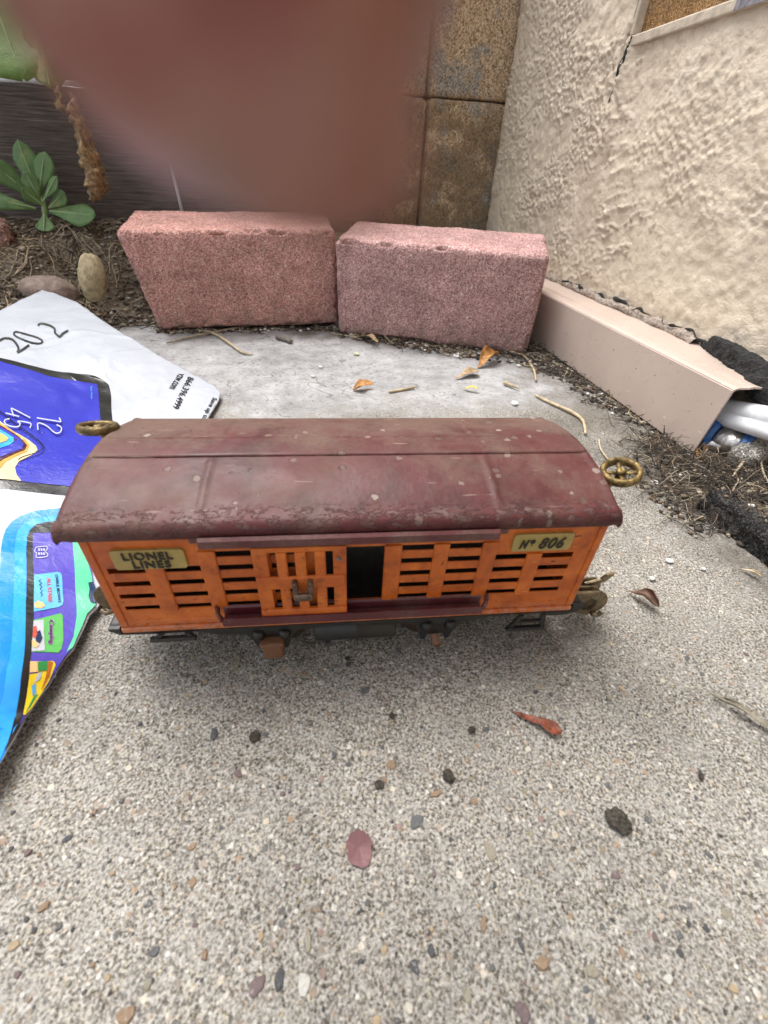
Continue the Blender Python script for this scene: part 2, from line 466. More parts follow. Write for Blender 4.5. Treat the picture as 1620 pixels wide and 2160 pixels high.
def mat_maroon():
    n = NT('maroon_roof_enamel'); X = n.xyz()
    c = n.ramp(n.noise(60, 6, .65), [(.3, (.042, .0095, .010)), (.5, (.075, .0165, .018)), (.7, (.100, .026, .026))])
    # dry dust, thicker on the far slope and at the ends
    far = n.mapr(X[1], .012, .05, .0, .22)
    ends = n.math('ADD', n.mapr(X[0], .030, .0, 0, .10), n.mapr(X[0], .125, .157, 0, .07))
    d = n.math('ADD', n.math('ADD', n.noise(34, 8, .72), far), ends)
    d = n.math('MULTIPLY', n.mapr(d, .46, .78), n.mapr(n.noise(1100, 4, .7), .32, .6, .45, 1))
    c = n.mix(n.math('MULTIPLY', d, .72), c, (.15, .105, .078))
    # dark pits toward the left end
    lp = n.mapr(n.noise(330, 4, .6, co=n.mapping((1, 1, .3))), .63, .69)
    c = n.mix(n.math('MULTIPLY', lp, n.mapr(X[0], .085, .03, .05, .75)), c, (.035, .018, .018))
    # flaked spots toward the right end, ragged outlines
    v = n.voro(330, co=n.mapping((1, 1, .3))); r = n.sep(v.outputs['Color'])
    rag = n.math('ADD', v.outputs['Distance'], n.math('MULTIPLY', n.math('SUBTRACT', n.noise(800, 4, .7), .5), .7))
    sp = n.math('MULTIPLY', n.mapr(n.math('ADD', r[0], n.mapr(X[0], .05, .15, 0, .08)), .968, .975), n.mapr(rag, .44, .34))
    c = n.mix(n.math('MULTIPLY', sp, .6), c, n.ramp(r[1], [(0, (.09, .06, .05)), (.35, (.2, .14, .115)), (.75, (.27, .215, .18)), (1, (.36, .31, .27))]))
    # worn eave: bare grey tin and black marks along the curled edge
    ev = n.math('MULTIPLY', n.mapr(X[1], .0055, -.0004), n.mapr(n.noise(420, 6, .75, co=n.mapping((.5, 1, 1))), .50, .56))
    c = n.mix(n.math('MULTIPLY', ev, n.mapr(X[2], .0668, .0690, 0, .28)), c, n.ramp(n.noise(260, 4), [(.36, (.030, .022, .022)), (.48, (.11, .085, .08)), (.62, (.21, .165, .145))]))
    # long pale scratches
    s1 = n.mapr(n.noise(150, 2, .5, co=n.mapping((.28, 2.6, 1), rot=(0, 0, .1))), .755, .77)
    c = n.mix(n.math('MULTIPLY', s1, .7), c, (.42, .35, .31))
    s2 = n.mapr(n.noise(420, 2, .5, co=n.mapping((.12, 1.6, 1), rot=(0, 0, -.22))), .715, .735)
    c = n.mix(n.math('MULTIPLY', s2, .45), c, (.30, .23, .2))
    fl = n.mapr(n.noise(300, 6, .74, dist=.5), .672, .69)
    c = n.mix(fl, c, (.28, .23, .2))
    n.P(Base_Color=c, Specular_IOR_Level=.32, Roughness=n.math('ADD', n.mapr(n.noise(55, 5), .3, .7, .40, .6), n.math('MULTIPLY', d, .25)),
        Normal=n.bump(n.math('SUBTRACT', n.math('MULTIPLY', n.noise(500, 4), .8), n.math('ADD', n.math('ADD', sp, fl), ev)), .0002, .9))
    return n.m
M['orange'] = mat_orange()
M['maroon'] = mat_maroon()
M['maroon_rail'] = mat_paint('maroon_rail_enamel', (.085, .013, .018), (.24, .19, .15), .70, 260, .33, dust=.35)
M['black'] = mat_paint('black_enamel', (.012, .012, .0115), (.08, .06, .045), .70, 220, .40, dust=.22, dustcol=(.06, .052, .045))
M['copper'] = mat_paint('tarnished_copper', (.15, .062, .026), (.06, .035, .02), .62, 300, .5, dust=.3, dustcol=(.14, .1, .07))
M['bronze'] = simple('aged_bronze', (.21, .165, .10), .42, .75, .45, 500, .0003)
def mat_brass(name, lo, mid_, hi):
    n = NT(name); f = n.noise(420, 6, .7)
    n.P(Base_Color=n.ramp(f, [(.34, lo), (.5, mid_), (.66, hi)]), Metallic=.7, Roughness=n.mapr(f, .35, .65, .6, .34), Normal=n.bump(f, .0004))
    return n.m
M['brass'] = mat_brass('patinated_brass', (.04, .03, .016), (.16, .11, .042), (.36, .26, .10))
M['brass_dull'] = mat_brass('tarnished_brass', (.045, .035, .02), (.14, .10, .045), (.26, .19, .085))
M['steel'] = simple('rusty_steel', (.13, .09, .065), .5, .6, .5, 500, .0003)
M['plate'] = mat_paint('brass_plate', (.36, .27, .085), (.05, .04, .02), .66, 420, .42, grime=.6)
M['ink'] = simple('black_ink', (.014, .012, .009), .5, 0, .3, 900)
M['dark_in'] = simple('dark_inside', (.02, .02, .018), .8, 0, .4, 300)

# ------------------------------------------------------------------ setting: pavement, ground, soil bed
def axis_pts(segs):
    out = [segs[0][0]]
    for a, b, st in segs:
        k = max(1, int(round((b - a) / st)))
        out += list(np.linspace(a, b, k + 1)[1:])
    return np.array(out)
def ground_h(P):
    """height of the pavement surface at points P (n, 3)."""
    P = np.asarray(P, float)
    m = 1 - sstep(.26, .35, P[..., 1] + .05 * fbm(P, 18, 3, 5))
    w, _ = worley(P, .0013, 3)
    h = m * .0003 * (0.6 - w) + .0007 * fbm(P, 70, 4, 1) + .0011 * fbm(P, 12, 2, 2)
    pit = sstep(.34, .5, fbm(P, 260, 2, 9))
    return h - m * .0007 * pit - .0006
xs = axis_pts([(-4, -.5, .5), (-.5, -.24, .02), (-.24, .26, .00098), (.26, .34, .01)])
ys = axis_pts([(-4, -.4, .45), (-.4, -.03, .02), (-.03, .27, .00098), (.27, .56, .0025), (.56, .62, .02)])
GX, GY = np.meshgrid(xs, ys, indexing='ij')
P = np.stack([GX, GY, np.zeros_like(GX)], -1).reshape(-1, 3)
P[:, 2] = ground_h(P)
pavement = props(link_mesh('pavement', mesh_np('pavement', P, grid_faces(len(xs), len(ys))), M['concrete'], smooth=True), kind='structure')
bm = bmesh.new(); bmesh.ops.create_grid(bm, x_segments=8, y_segments=8, size=60)
for v in bm.verts: v.co.z = -.012
props(obj_bm('ground', bm, M['soil']), kind='structure')

def bed_h(x, y):
    """raised soil bed behind the bricks and left of them."""
    P = np.stack([x, y, 0 * x], -1)
    edge = .515 + .03 * fbm(P, 14, 3, 31) - np.clip(-.16 - x, 0, 1) * .32
    t = sstep(0, 1, (y - edge) / .19)
    behind = sstep(-.15, -.10, x) * sstep(.58, .60, y)
    z = -.006 + .085 * np.maximum(t, behind)
    return z + .006 * fbm(P, 30, 4, 33) + .0022 * fbm(P, 220, 3, 34)
bx = axis_pts([(-2.5, -.6, .1), (-.6, .0, .003), (.0, .30, .006)])
by = axis_pts([(.40, .72, .003), (.72, .82, .01), (.82, 1.2, .06)])
BX, BY = np.meshgrid(bx, by, indexing='ij')
P = np.stack([BX, BY, bed_h(BX, BY)], -1)
P[..., 2] = np.where((BX > -.13) & (BY < .575), -.01, P[..., 2])
bed = props(link_mesh('soil_bed', mesh_np('soil_bed', P.reshape(-1, 3), grid_faces(len(bx), len(by))), M['soil'], smooth=True), kind='structure')

# ------------------------------------------------------------------ stucco wall on the right
WX = .305
wy = axis_pts([(-2.5, 0, .25), (0, .20, .01), (.20, .795, .0014)])
wz = axis_pts([(-.02, .02, .01), (.02, .36, .0014), (.36, 1.0, .04), (1.0, 2.6, .3)])
WY, WZ = np.meshgrid(wy, wz, indexing='ij')
Q = np.stack([WY, WZ, np.zeros_like(WY)], -1)
left = sstep(.495, .515, WY + .01 * fbm(Q, 20, 2, 40))
w, wid = worley(Q + .0010 * np.stack([fbm(Q, 300, 2, 4), fbm(Q, 300, 2, 8), 0 * WY], -1), .0034, 41)
dash = np.clip(.75 - w, 0, 1) * (.4 + wid)
blobs = sstep(-.05, .32, fbm(Q, 14, 3, 42))                 # where the dash coat shows between trowel strokes
wr = .010 * fbm(Q, 16, 2, 39)
rot = np.stack([WY * .98 - WZ * .18 + wr, (WZ * .98 + WY * .18 + wr) * 5.0, 0 * WY], -1)
rid = 1 - np.abs(fbm(rot, 26, 3, 43)) * 3.2
ridge = np.clip(rid, 0, 1) ** 4 * sstep(-.1, .25, fbm(Q, 9, 2, 44))
relief = (1 - left) * (.0028 * dash * blobs * (.3 + .7 * sstep(.25, .15, WZ)) + .0030 * ridge ** 2 + .0011 * fbm(rot, 12, 3, 45) + .0011 * fbm(Q, 210, 4, 47) + .0008 * fbm(Q, 45, 3, 49)) \
    + left * (.0036 * dash * sstep(-.40, .15, fbm(Q, 22, 2, 46)) + .0014 * fbm(Q, 140, 4, 48) + .0035)
relief *= sstep(.18, .22, WY)
corner = sstep(.80, .765, WY)
crack = np.exp(-((WY - (.512 + .006 * np.sin(WZ * 60) - (.25 - WZ) * .12)) / .0016) ** 2) * sstep(.145, .17, WZ) * sstep(.262, .24, WZ)
crack *= sstep(-.25, .0, fbm(Q, 45, 3, 50))
XW = WX - relief + .012 * (1 - corner) ** 2 + .006 * crack
Pw = np.stack([XW, WY, WZ], -1).reshape(-1, 3)
Fw = grid_faces(len(wy), len(wz))
PY0, PZ0 = .5135, .2475                                    # the recess starts here
cy = Pw[Fw][..., 1].mean(1); cz = Pw[Fw][..., 2].mean(1)
Fw = Fw[~((cy < PY0) & (cz > PZ0) & (cz < 1.0) & (cy > -.6))]
stucco = empty('stucco_wall', 'rough beige stucco wall rising at the right above the pavement', 'wall', (WX, .3, 0))
def to(parent, o):
    o.parent = parent
    o.matrix_parent_inverse = (Matrix.LocRotScale(parent.location, parent.rotation_euler, None)).inverted()
    return o
to(stucco, link_mesh('wall_face', mesh_np('wall_face', Pw, Fw), M['stucco'], smooth=True))
bm = bmesh.new()
box(bm, (WX + .02, -2.5, -.02), (WX + .2, .79, PZ0 - .01)); box(bm, (WX + .02, PY0 + .006, PZ0 - .01), (WX + .2, .79, 1.0))
to(stucco, obj_bm('wall_core', bm, M['stucco']))
M['tan_panel'] = mat_brick('brown_fibre_panel', (.27, .15, .06), (.10, .05, .02), (.40, .25, .12))
M['trim'] = simple('pale_trim_paint', (.50, .43, .34), .6, 0, .2, 160, .0008)
panel = empty('recessed_panel', 'rough brown fibre panel in a pale frame set high in the stucco wall', 'panel', (WX, .4, PZ0))
bm = bmesh.new(); box(bm, (WX + .005, -.6, PZ0 - .004), (WX + .015, PY0 - .004, 1.0)); to(panel, obj_bm('panel_board', bm, M['tan_panel']))
bm = bmesh.new(); box(bm, (WX - .003, -.6, PZ0 - .0065), (WX + .012, PY0 + .002, PZ0 + .0005), .001); to(panel, obj_bm('frame_rail', bm, M['trim']))
bm = bmesh.new(); box(bm, (WX - .0025, PY0 - .004, PZ0 + .001), (WX + .0125, PY0 + .0025, 1.0), .001); to(panel, obj_bm('frame_stile', bm, M['trim']))
M['tape'] = simple('grey_blue_tape', (.20, .19, .21), .6, 0, .5, 300)
bm = bmesh.new(); box(bm, (WX - .0036, .25, PZ0 - .0062), (WX - .0032, .392, PZ0 - .0002)); to(panel, obj_bm('tape_strip', bm, M['tape']))

M['gap'] = simple('crack_black', (.02, .019, .018), .9, 0, .5, 300, .001)  # black tubes drawn in for the darkness inside the wall crack
for k, (pl, rr) in enumerate((([(1333, 76), (1324, 98), (1316, 122), (1306, 146), (1299, 172)], [.0006, .0018, .0024, .0034, .0010]), ([(1297, 180), (1291, 198), (1283, 216)], [.0006, .0016, .0004]), ([(1284, 238), (1279, 252)], [.0018, .0006]), ([(1268, 276), (1272, 296)], [.0010, .0008]))):
    pp = catmull([at_x(a, b, WX - .0035) for a, b in pl], 8)
    V, F = tube_arrays(pp, np.interp(np.linspace(0, 1, len(pp)), np.linspace(0, 1, len(rr)), rr), 7, .5)
    V = V + (.0009 * fbm(V, 300, 2, k))[:, None]
    to(stucco, link_mesh('crack_gap', mesh_np('crack_gap', V, F), M['gap']))
# ------------------------------------------------------------------ block pier and block wall behind the bricks
pier = empty('block_pier', 'stained concrete block pier between the stucco wall and the dark boards', 'pier', (.25, .80, 0))
def rough_box(name, lo, hi, step, amp, mat, rnd=.004, seed=0, nscale=300, chip=0.0):
    lo = np.array(lo, float); hi = np.array(hi, float); n = np.maximum(2, np.round((hi - lo) / step).astype(int))
    V, F, off = [], [], 0
    for ax in range(3):
        a, b = [k for k in range(3) if k != ax]
        for side in (0, 1):
            A = np.linspace(lo[a], hi[a], n[a] + 1); B = np.linspace(lo[b], hi[b], n[b] + 1)
            AA, BB = np.meshgrid(A, B, indexing='ij')
            p = np.zeros(AA.shape + (3,)); p[..., a] = AA; p[..., b] = BB; p[..., ax] = hi[ax] if side else lo[ax]
            f = grid_faces(*AA.shape)
            if (side == 1) == (ax == 1): f = f[:, ::-1]
            V.append(p.reshape(-1, 3)); F.append(f + off); off += AA.size
    V = np.concatenate(V); F = np.concatenate(F)
    inner = np.clip(V, lo + rnd, hi - rnd); d = V - inner
    L = np.linalg.norm(d, axis=1)[:, None] + 1e-12
    nrm = d / L
    V = inner + nrm * rnd
    W = V + seed * 3.1
    V = V + nrm * (amp * fbm(W, nscale, 3, seed) + 2.2 * amp * fbm(W, 28, 3, seed + 5))[:, None]
    if chip:        # knocked edges: bites where two faces meet, and shallow pits on the faces
        ed = (np.abs(d) > rnd * .25).sum(1) >= 2
        V = V - nrm * (chip * ed * sstep(.10, .34, fbm(W, 75, 3, seed + 21)) + .0011 * sstep(.30, .40, fbm(W, 190, 2, seed + 22)))[:, None]
    me = mesh_np(name, V, F)
    b = bmesh.new(); b.from_mesh(me); bmesh.ops.remove_doubles(b, verts=b.verts, dist=1e-6); bmesh.ops.recalc_face_normals(b, faces=b.faces)
    b.to_mesh(me); b.free()
    return me
def rbox_obj(name, lo, hi, step, amp, mat, parent=None, rnd=.004, seed=0, nscale=300):
    o = link_mesh(name, rough_box(name, lo, hi, step, amp, mat, rnd, seed, nscale), mat, None, True)
    if parent is not None: to(parent, o)
    return o
zb0 = [(.02, .2265), (.2280, .42), (.4215, .62)]
for i, (a, b) in enumerate(zb0):
    rbox_obj('block', (.199, .795, a), (.335, .95, b), .003, .0009, M['block'], pier, .004, 60 + i, 260)
bw = empty('block_wall', 'low brown concrete block wall set back beside the pier', 'wall', (.15, .81, 0))
for i, (a, b) in enumerate(zb0):
    rbox_obj('block', (.02, .812, a + .001), (.1965, .95, b + .001), .004, .0009, M['block'], bw, .004, 70 + i, 260)
rbox_obj('mortar_strip', (.178, .806, .02), (.1975, .83, .224), .003, .001, M['block'], bw, .003, 76, 260)

# ------------------------------------------------------------------ dark board fence at the left
fence = empty('board_fence', 'dark weathered horizontal board fence behind the soil bed', 'fence', (-.4, .71, .07))
for i, (a, b) in enumerate(((.066, .2015), (.2075, .345), (.350, .49))):
    rbox_obj('board', (-1.6, .700, a), (.12, .738, b), .006, .0008, M['wood'], fence, .004, 80 + i, 120)
bm = bmesh.new(); box(bm, (-.62, .739, -.01), (-.55, .80, .5), .003); to(fence, obj_bm('post', bm, M['wood']))

# ------------------------------------------------------------------ red concrete pavers standing on edge
def brick(name, label, fl, fr, h, depth, mat, tilt, roll, seed, rnd=.006, flare=0.0):
    fl = Vector(fl); fr = Vector(fr); L = (fr - fl).length
    ang = math.atan2(fr.y - fl.y, fr.x - fl.x)
    me = rough_box(name, (0, 0, 0), (L, depth, h), .0014, .0008, mat, rnd, seed, 420, .0042)
    for v in me.vertices:          # the paver flares towards its upper left end
        v.co.x -= flare * (1 - v.co.x / L) * v.co.z / h
    o = link_mesh(name, me, mat, None, True)
    o.location = (fl.x, fl.y, 0)
    o.rotation_euler = (Matrix.Rotation(ang, 3, 'Z') @ Matrix.Rotation(roll, 3, 'Y') @ Matrix.Rotation(tilt, 3, 'X')).to_euler()
    return props(o, label, 'brick', 'red concrete pavers standing on edge')
b1 = brick('paver_brick', 'salmon red paver on edge beside the soil bed, nearer the envelope', gz(338, 699), gz(714, 694), .0925, .085, M['brick_a'], RAD(6.5), RAD(-1.6), 5, .0055, .012)
b2 = brick('paver_brick', 'mauve red paver on edge with pale top, touching the beige metal cover', gz(714, 704), gz(1109, 748), .0925, .085, M['brick_b'], RAD(6.5), 0, 6, .0055)
b3 = brick('paver_brick', 'worn red brick cut off by the left picture edge in the soil', (-.37, .56, 0), (-.285, .60, 0), .075, .05, M['brick_c'], RAD(2), 0, 8, .009)
b3.location.z = .012

# ------------------------------------------------------------------ beige metal cover along the wall foot
def mat_cover():
    n = NT('beige_metal_paint')
    c = n.ramp(n.noise(22, 5, .6), [(.3, (.46, .37, .315)), (.7, (.52, .42, .36))])
    c = n.mix(n.mapr(n.noise(420, 3, .6), .685, .71), c, (.12, .095, .075))
    c = n.mix(n.mapr(n.noise(170, 2, .5, co=n.mapping((1, .35, 2))), .735, .75), c, (.6, .54, .48))
    c = n.mix(n.math('MULTIPLY', n.mapr(n.noise(60, 6, .7), .55, .75), .3), c, (.27, .21, .165))
    n.P(Base_Color=c, Roughness=.42, Specular_IOR_Level=.4, Normal=n.bump(n.noise(60, 4), .0003))
    return n.m
M['beige_metal'] = mat_cover()
GX0 = .2634
cover = empty('pipe_cover', 'long beige painted metal pipe cover along the foot of the stucco wall', 'cover', (.28, .35, 0))
bm = bmesh.new()
y0 = float(gz(1452, 962)[1]); y1 = .60
pts = [(GX0, .001), (GX0 + .0012, .001), (GX0 + .0012, .0488), (GX0 + .004, .0496), (GX0 + .012, .0498), (GX0 + .0125, .0506), (WX - .001, .0510), (WX - .001, .0522),
       (GX0 + .0118, .0518), (GX0 + .0112, .0508), (GX0 + .0030, .0508), (GX0, .0494)]
prism(bm, pts, 'y', 0, 1)
for v in bm.verts:
    t = v.co.y; x, z = v.co.x, v.co.z
    yy = y0 - .004 * (z / .05) - (.0 if x < GX0 + .01 else .012 * (x - GX0 - .01) / .03) if t < .5 else y1
    v.co.y = yy
bmesh.ops.bevel(bm, geom=[e for e in bm.edges if abs(e.verts[0].co.y - e.verts[1].co.y) > .1], offset=.0006, segments=2, affect='EDGES')
to(cover, obj_bm('cover_sheet', bm, M['beige_metal']))
# broken mortar bead between cover and stucco
M['mortar'] = simple('crumbled_mortar', (.30, .25, .21), .9, 0, .55, 420, .0015)
bpts = [(WX - .003 + .0016 * float(vnoise(np.array([[0, y, 0]]), 90, 3)[0]), y, .0535 + .0018 * float(vnoise(np.array([[0, y, 5.]]), 70, 4)[0])) for y in np.linspace(.30, .60, 90)]
V, F = tube_arrays(bpts, [.0042 + .0016 * float(vnoise(np.array([[3., p[1], 0]]), 120, 9)[0]) for p in bpts], 8)
to(cover, link_mesh('mortar_bead', mesh_np('mortar_bead', V, F), M['mortar'], smooth=True))
M['black_foam_and_crack'] = simple('black_foam_and_crack', (.022, .021, .021), .95, 0, .6, 500, .003)  # black of the foam wedge, also used for the dark crack line
cr = [(WX - .0035 + .0022 * float(vnoise(np.array([[0, y, 0]]), 150, 13)[0]), y, .0575 + .0030 * float(vnoise(np.array([[0, y, 5.]]), 110, 14)[0])) for y in np.linspace(.285, .60, 160)]
V, F = tube_arrays(cr, [max(.0001, .0005 + .0012 * float(vnoise(np.array([[3., p[1], 0]]), 170, 19)[0])) for p in cr], 6)
to(cover, link_mesh('crack_line', mesh_np('crack_line', V, F), M['black_foam_and_crack'], smooth=True))  # thin black strip drawn in for the dark crack above the cover
fp = catmull([(.303, .296, .0530), (.300, .280, .0560), (.297, .262, .0560), (.294, .244, .0540), (.291, .226, .0510), (.290, .205, .0460)], 16)
V, F = tube_arrays(fp, np.interp(np.linspace(0, 1, len(fp)), [0, .12, .5, .85, 1], [.0010, .0048, .0085, .0100, .0080]), 30)
V = V + (.0036 * fbm(V, 280, 4, 17) + .0040 * fbm(V, 90, 2, 18))[:, None] * np.array([-1, .5, .9])
foam = props(link_mesh('foam_wedge', mesh_np('foam_wedge', V, F), M['black_foam_and_crack']), 'crumbling black foam wedge on the beige cover against the wall', 'foam')

# ------------------------------------------------------------------ pipes and fitting at the open end of the cover
M['pvc'] = simple('white_pvc', (.68, .69, .71), .3, 0, .12, 120)
def pipe(name, label, pts, r, group):
    bm = bmesh.new(); c = catmull(pts, 8)
    tube(bm, c, r, 20)
    return props(obj_bm(name, bm, M['pvc'], None, True), label, 'pipe', group)
def rp(px, py, x): return tuple(at_x(np.array(px), np.array(py), x))
def run(a, b, back, fwd):
    a, b = np.array(a), np.array(b); d = (b - a) / np.linalg.norm(b - a)
    return [tuple(a - d * back), tuple(a), tuple(b), tuple(b + d * fwd)]
pipe('water_pipe', 'upper white plastic pipe leaving the open cover end', run(rp(1548, 864, .281), rp(1640, 882, .281), .10, .05), .0060, 'white plastic pipes')
pipe('water_pipe', 'lower white plastic pipe half under the upper one', run(rp(1532, 884, .277), rp(1640, 916, .277), .10, .05), .0050, 'white plastic pipes')
M['blue'] = simple('blue_plastic', (.02, .085, .25), .4, 0, .4, 300, .0006)
M['chrome'] = simple('dull_chrome', (.45, .43, .41), .28, .9, .35, 350, .0004)
fit = empty('pipe_fitting', 'dirty metal pipe fitting with blue bands under the cover end', 'fitting', tuple(gz(1540, 945)))
c0 = np.array(gz(1535, 930, .014)); ax = np.array([.55, .80, .0])
ax /= np.linalg.norm(ax)
def fl(r, l0, l1, name, mat, shift=(0, 0, 0), axis=None, rim=.0008):
    bm = bmesh.new()
    lathe(bm, [(r - .0022, l0), (r - rim, l0), (r, l0 + rim), (r, l1 - rim), (r - rim, l1), (r - .0022, l1)], Vector(c0) + Vector(shift), axis if axis is not None else ax, 28)
    return to(fit, obj_bm(name, bm, mat, None, True))
axf = (np.array(gz(1585, 905, .014)) - np.array(gz(1500, 950, .014))); axf /= np.linalg.norm(axf)
fl(.0095, -.006, .016, 'barrel', M['chrome'], axis=Vector((.35, -.93, 0)))
fl(.0125, .009, .0145, 'blue_band', M['blue'], axis=Vector((.35, -.93, 0)))
fl(.0118, -.014, -.006, 'blue_collar', M['blue'], axis=Vector((.35, -.93, 0)))
c1 = np.array(gz(1505, 938, .010)) - c0
fl(.0055, -.006, .006, 'spigot', M['chrome'], shift=tuple(c1), axis=Vector((.5, -.8, .2)))
M['lump'] = mat_brick('grey_mortar_lump', (.26, .25, .225), (.05, .05, .045), (.45, .44, .41))
lc = gz(1588, 955, .016)
lump = rbox_obj('mortar_lump', (-.013, -.009, -.008), (.013, .009, .007), .0012, .0022, M['lump'], None, .006, 97, 300)
lump.location = tuple(lc); lump.rotation_euler = (.1, -.2, .4)
props(lump, 'crumbly grey mortar lump in front of the blue banded fitting', 'mortar')

# ------------------------------------------------------------------ rough black slab edge at the right
M['asphalt'] = mat_brick('black_asphalt', (.022, .021, .021), (.006, .006, .006), (.06, .057, .054), .0)
slab = rbox_obj('asphalt_slab', (.2235, -.4, -.01), (.33, .170, .0135), .0018, .0022, M['asphalt'], None, .002, 99, 420)
props(slab, 'rough black slab edge at the right, its top covered with soil', 'slab')
sx = axis_pts([(.198, .305, .002)]); sy = axis_pts([(-.05, .28, .002)])
SX, SY = np.meshgrid(sx, sy, indexing='ij'); Q = np.stack([SX, SY, 0 * SX], -1)
SZ = .0118 + .004 * sstep(.226, .26, SX) + .003 * fbm(Q, 60, 4, 101) + .0015 * fbm(Q, 300, 3, 102)
SZ = np.where(SY > .12, SZ * (1 - sstep(.13, .25, SY)) - .003 * sstep(.16, .26, SY), SZ)
SZ = np.where(SY < .166, np.where(SX < .2285, -.008, SZ), -.006 + (SZ + .006) * sstep(.200, .244, SX + .006 * fbm(Q, 80, 3, 104)))
dd = link_mesh('soil_mound', mesh_np('soil_mound', np.stack([SX, SY, SZ], -1).reshape(-1, 3), grid_faces(len(sx), len(sy))), M['soil'], smooth=True)
props(dd, kind='structure')

# ------------------------------------------------------------------ the toy boxcar (local axes: x along the car, y across, z up)
BL, BD = .1546, .0600
ZB, ZT = .0240, .0668
car = empty('toy_boxcar', 'orange slatted toy train boxcar with worn maroon roof on the concrete', 'toy train car',
            (-.06330723, .10247778, 0), (0, 0, math.atan2(-.07295827, .99733499)))
def C_(name, bm, mat, parent=car, smooth=False): return obj_bm(name, bm, mat, parent, smooth)

COLS = [(.0036, .0147, 4), (.0193, .0304, 4), (.0348, .0460, 5), (.0503, .0609, 5),
        (.0899, .1005, 5), (.1048, .1160, 5), (.1204, .1315, 4), (.1359, .1472, 4)]
RIBS = [(.0147, .0193, .0525), (.0304, .0348, .0580), (.0460, .0503, .0580), (.0609, .0660, .0580),
        (.0852, .0899, .0580), (.1005, .1048, .0580), (.1160, .1204, .0580), (.1315, .1359, .0525)]
SL, PITCH, SH = .0580, .0055, .0021
BOT = SL - 4 * PITCH - SH
TH = .0004
def wall_frame(bm):
    box(bm, (0, 0, SL), (BL, TH, ZT))
    box(bm, (0, 0, ZB), (BL, TH, BOT))
    for a, b in ((0, .0304), (.1204, BL)): box(bm, (a, 0, .0525), (b, TH, SL))
    for a, b in ((0, .0036), (.1472, BL)): box(bm, (a, 0, BOT), (b, TH, .0525))
    box(bm, (.0660, 0.0001, BOT), (.0852, TH, BOT + .0004))
    # pressed rims: head strip, end posts and base bead
    box(bm, (-.0002, -.0005, .0650), (BL + .0002, .0004, ZT - .0002), .0004)
    for a, b in ((-.0003, .0022), (BL - .0022, BL + .0003)): box(bm, (a, -.0005, .0262), (b, .0004, .0648), .0004)
    box(bm, (-.0003, -.0011, ZB - .0003), (BL + .0003, .0004, .0260), .0006)
    box(bm, (.003, -.0003, .0278), (BL - .003, .0004, .0287), .0003)
def rib_bm(bm, a, b, t): box(bm, (a - .0004, -.0008, BOT - .0006), (b + .0004, TH - .0001, t + .0004), .0007, 3)
def slats():
    for a, b, n in COLS:
        k0 = 5 - n
        for k in range(k0, 4):
            yield a, b, SL - PITCH * k - SH, SL - PITCH * (k + 1)
bm = bmesh.new(); wall_frame(bm); side = C_('side_wall', bm, M['orange'])
for a, b, t in RIBS:
    bm = bmesh.new(); rib_bm(bm, a, b, t); C_('rib', bm, M['orange'], side)
for a, b, zt, zl in slats():
    bm = bmesh.new(); box(bm, (a - .0002, -.00030, zl), (b + .0002, TH - .0001, zt), .0003, 2); C_('slat', bm, M['orange'], side)
bm = bmesh.new(); wall_frame(bm)
for r in RIBS: rib_bm(bm, *r)
for a, b, zt, zl in slats(): box(bm, (a - .0002, -.00035, zl), (b + .0002, TH - .0002, zt))
for v in bm.verts: v.co.y = BD - v.co.y
C_('side_wall', bm, M['orange'])
def roof_z(y):
    return .0752 - 6.1 * (y - .030) ** 2
ys_ = np.linspace(.0002, BD - .0002, 14)
for x0, x1 in ((0, TH), (BL - TH, BL)):
    bm = bmesh.new(); prism(bm, [(TH + .0001, ZB), (BD - TH - .0001, ZB)] + [(y, roof_z(y) - .0012) for y in ys_[::-1] if TH < y < BD - TH], 'x', x0 + .0001, x1 - .0001)
    C_('end_wall', bm, M['orange'])
bm = bmesh.new(); box(bm, (TH, TH, ZB - .0004), (BL - TH, BD - TH, ZB + .0006)); C_('floor', bm, M['dark_in'])

# roof: pressed tin with lips, cross ribs and a raised running board
prof = [(-.0020, .0648), (-.0026, .0656), (-.0029, .0668), (-.0028, .0680), (-.0021, .0693), (-.0008, .0703)] + \
       [(y, roof_z(y) + .0003) for y in np.linspace(.0012, .0588, 34)]
prof += [(BD - a, b) for a, b in prof[:6][::-1]]
prof = np.array(prof)
rs = np.concatenate([[-.0042, -.0040], np.linspace(-.0036, BL + .0014, 190), [BL + .0018, BL + .0020]])
RS, PI_ = np.meshgrid(rs, np.arange(len(prof)), indexing='ij')
RY = prof[PI_, 0]; RZ = prof[PI_, 1].copy()
Q = np.stack([RS, RY, 0 * RS], -1)
mid = (RY > .002) & (RY < .058)
RZ += np.where(mid, .00018 * fbm(Q, 55, 3, 120) + .00008 * fbm(Q, 260, 2, 121), 0)
onstrip = sstep(.0232, .0240, RY) * sstep(.0368, .0360, RY)
RZ += .0001 * onstrip
for rx in (.0330, .1187):
    RZ += np.where(mid, (1 - onstrip) * .00055 * np.exp(-((RS - rx) / .00085) ** 2), 0)
endlip = np.exp(-((RS + .0024) / .0011) ** 2) + np.exp(-((RS - BL - .0002) / .0011) ** 2)
RZ += .0004 * endlip
RZ -= .0008 * (sstep(-.0034, -.0042, RS) + sstep(BL + .0012, BL + .0020, RS))
roof = link_mesh('roof', mesh_np('roof', np.stack([RS, RY, RZ], -1).reshape(-1, 3), grid_faces(*RS.shape)), M['maroon'], car, True)
md = roof.modifiers.new('tin', 'SOLIDIFY'); md.thickness = .0006; md.offset = -1
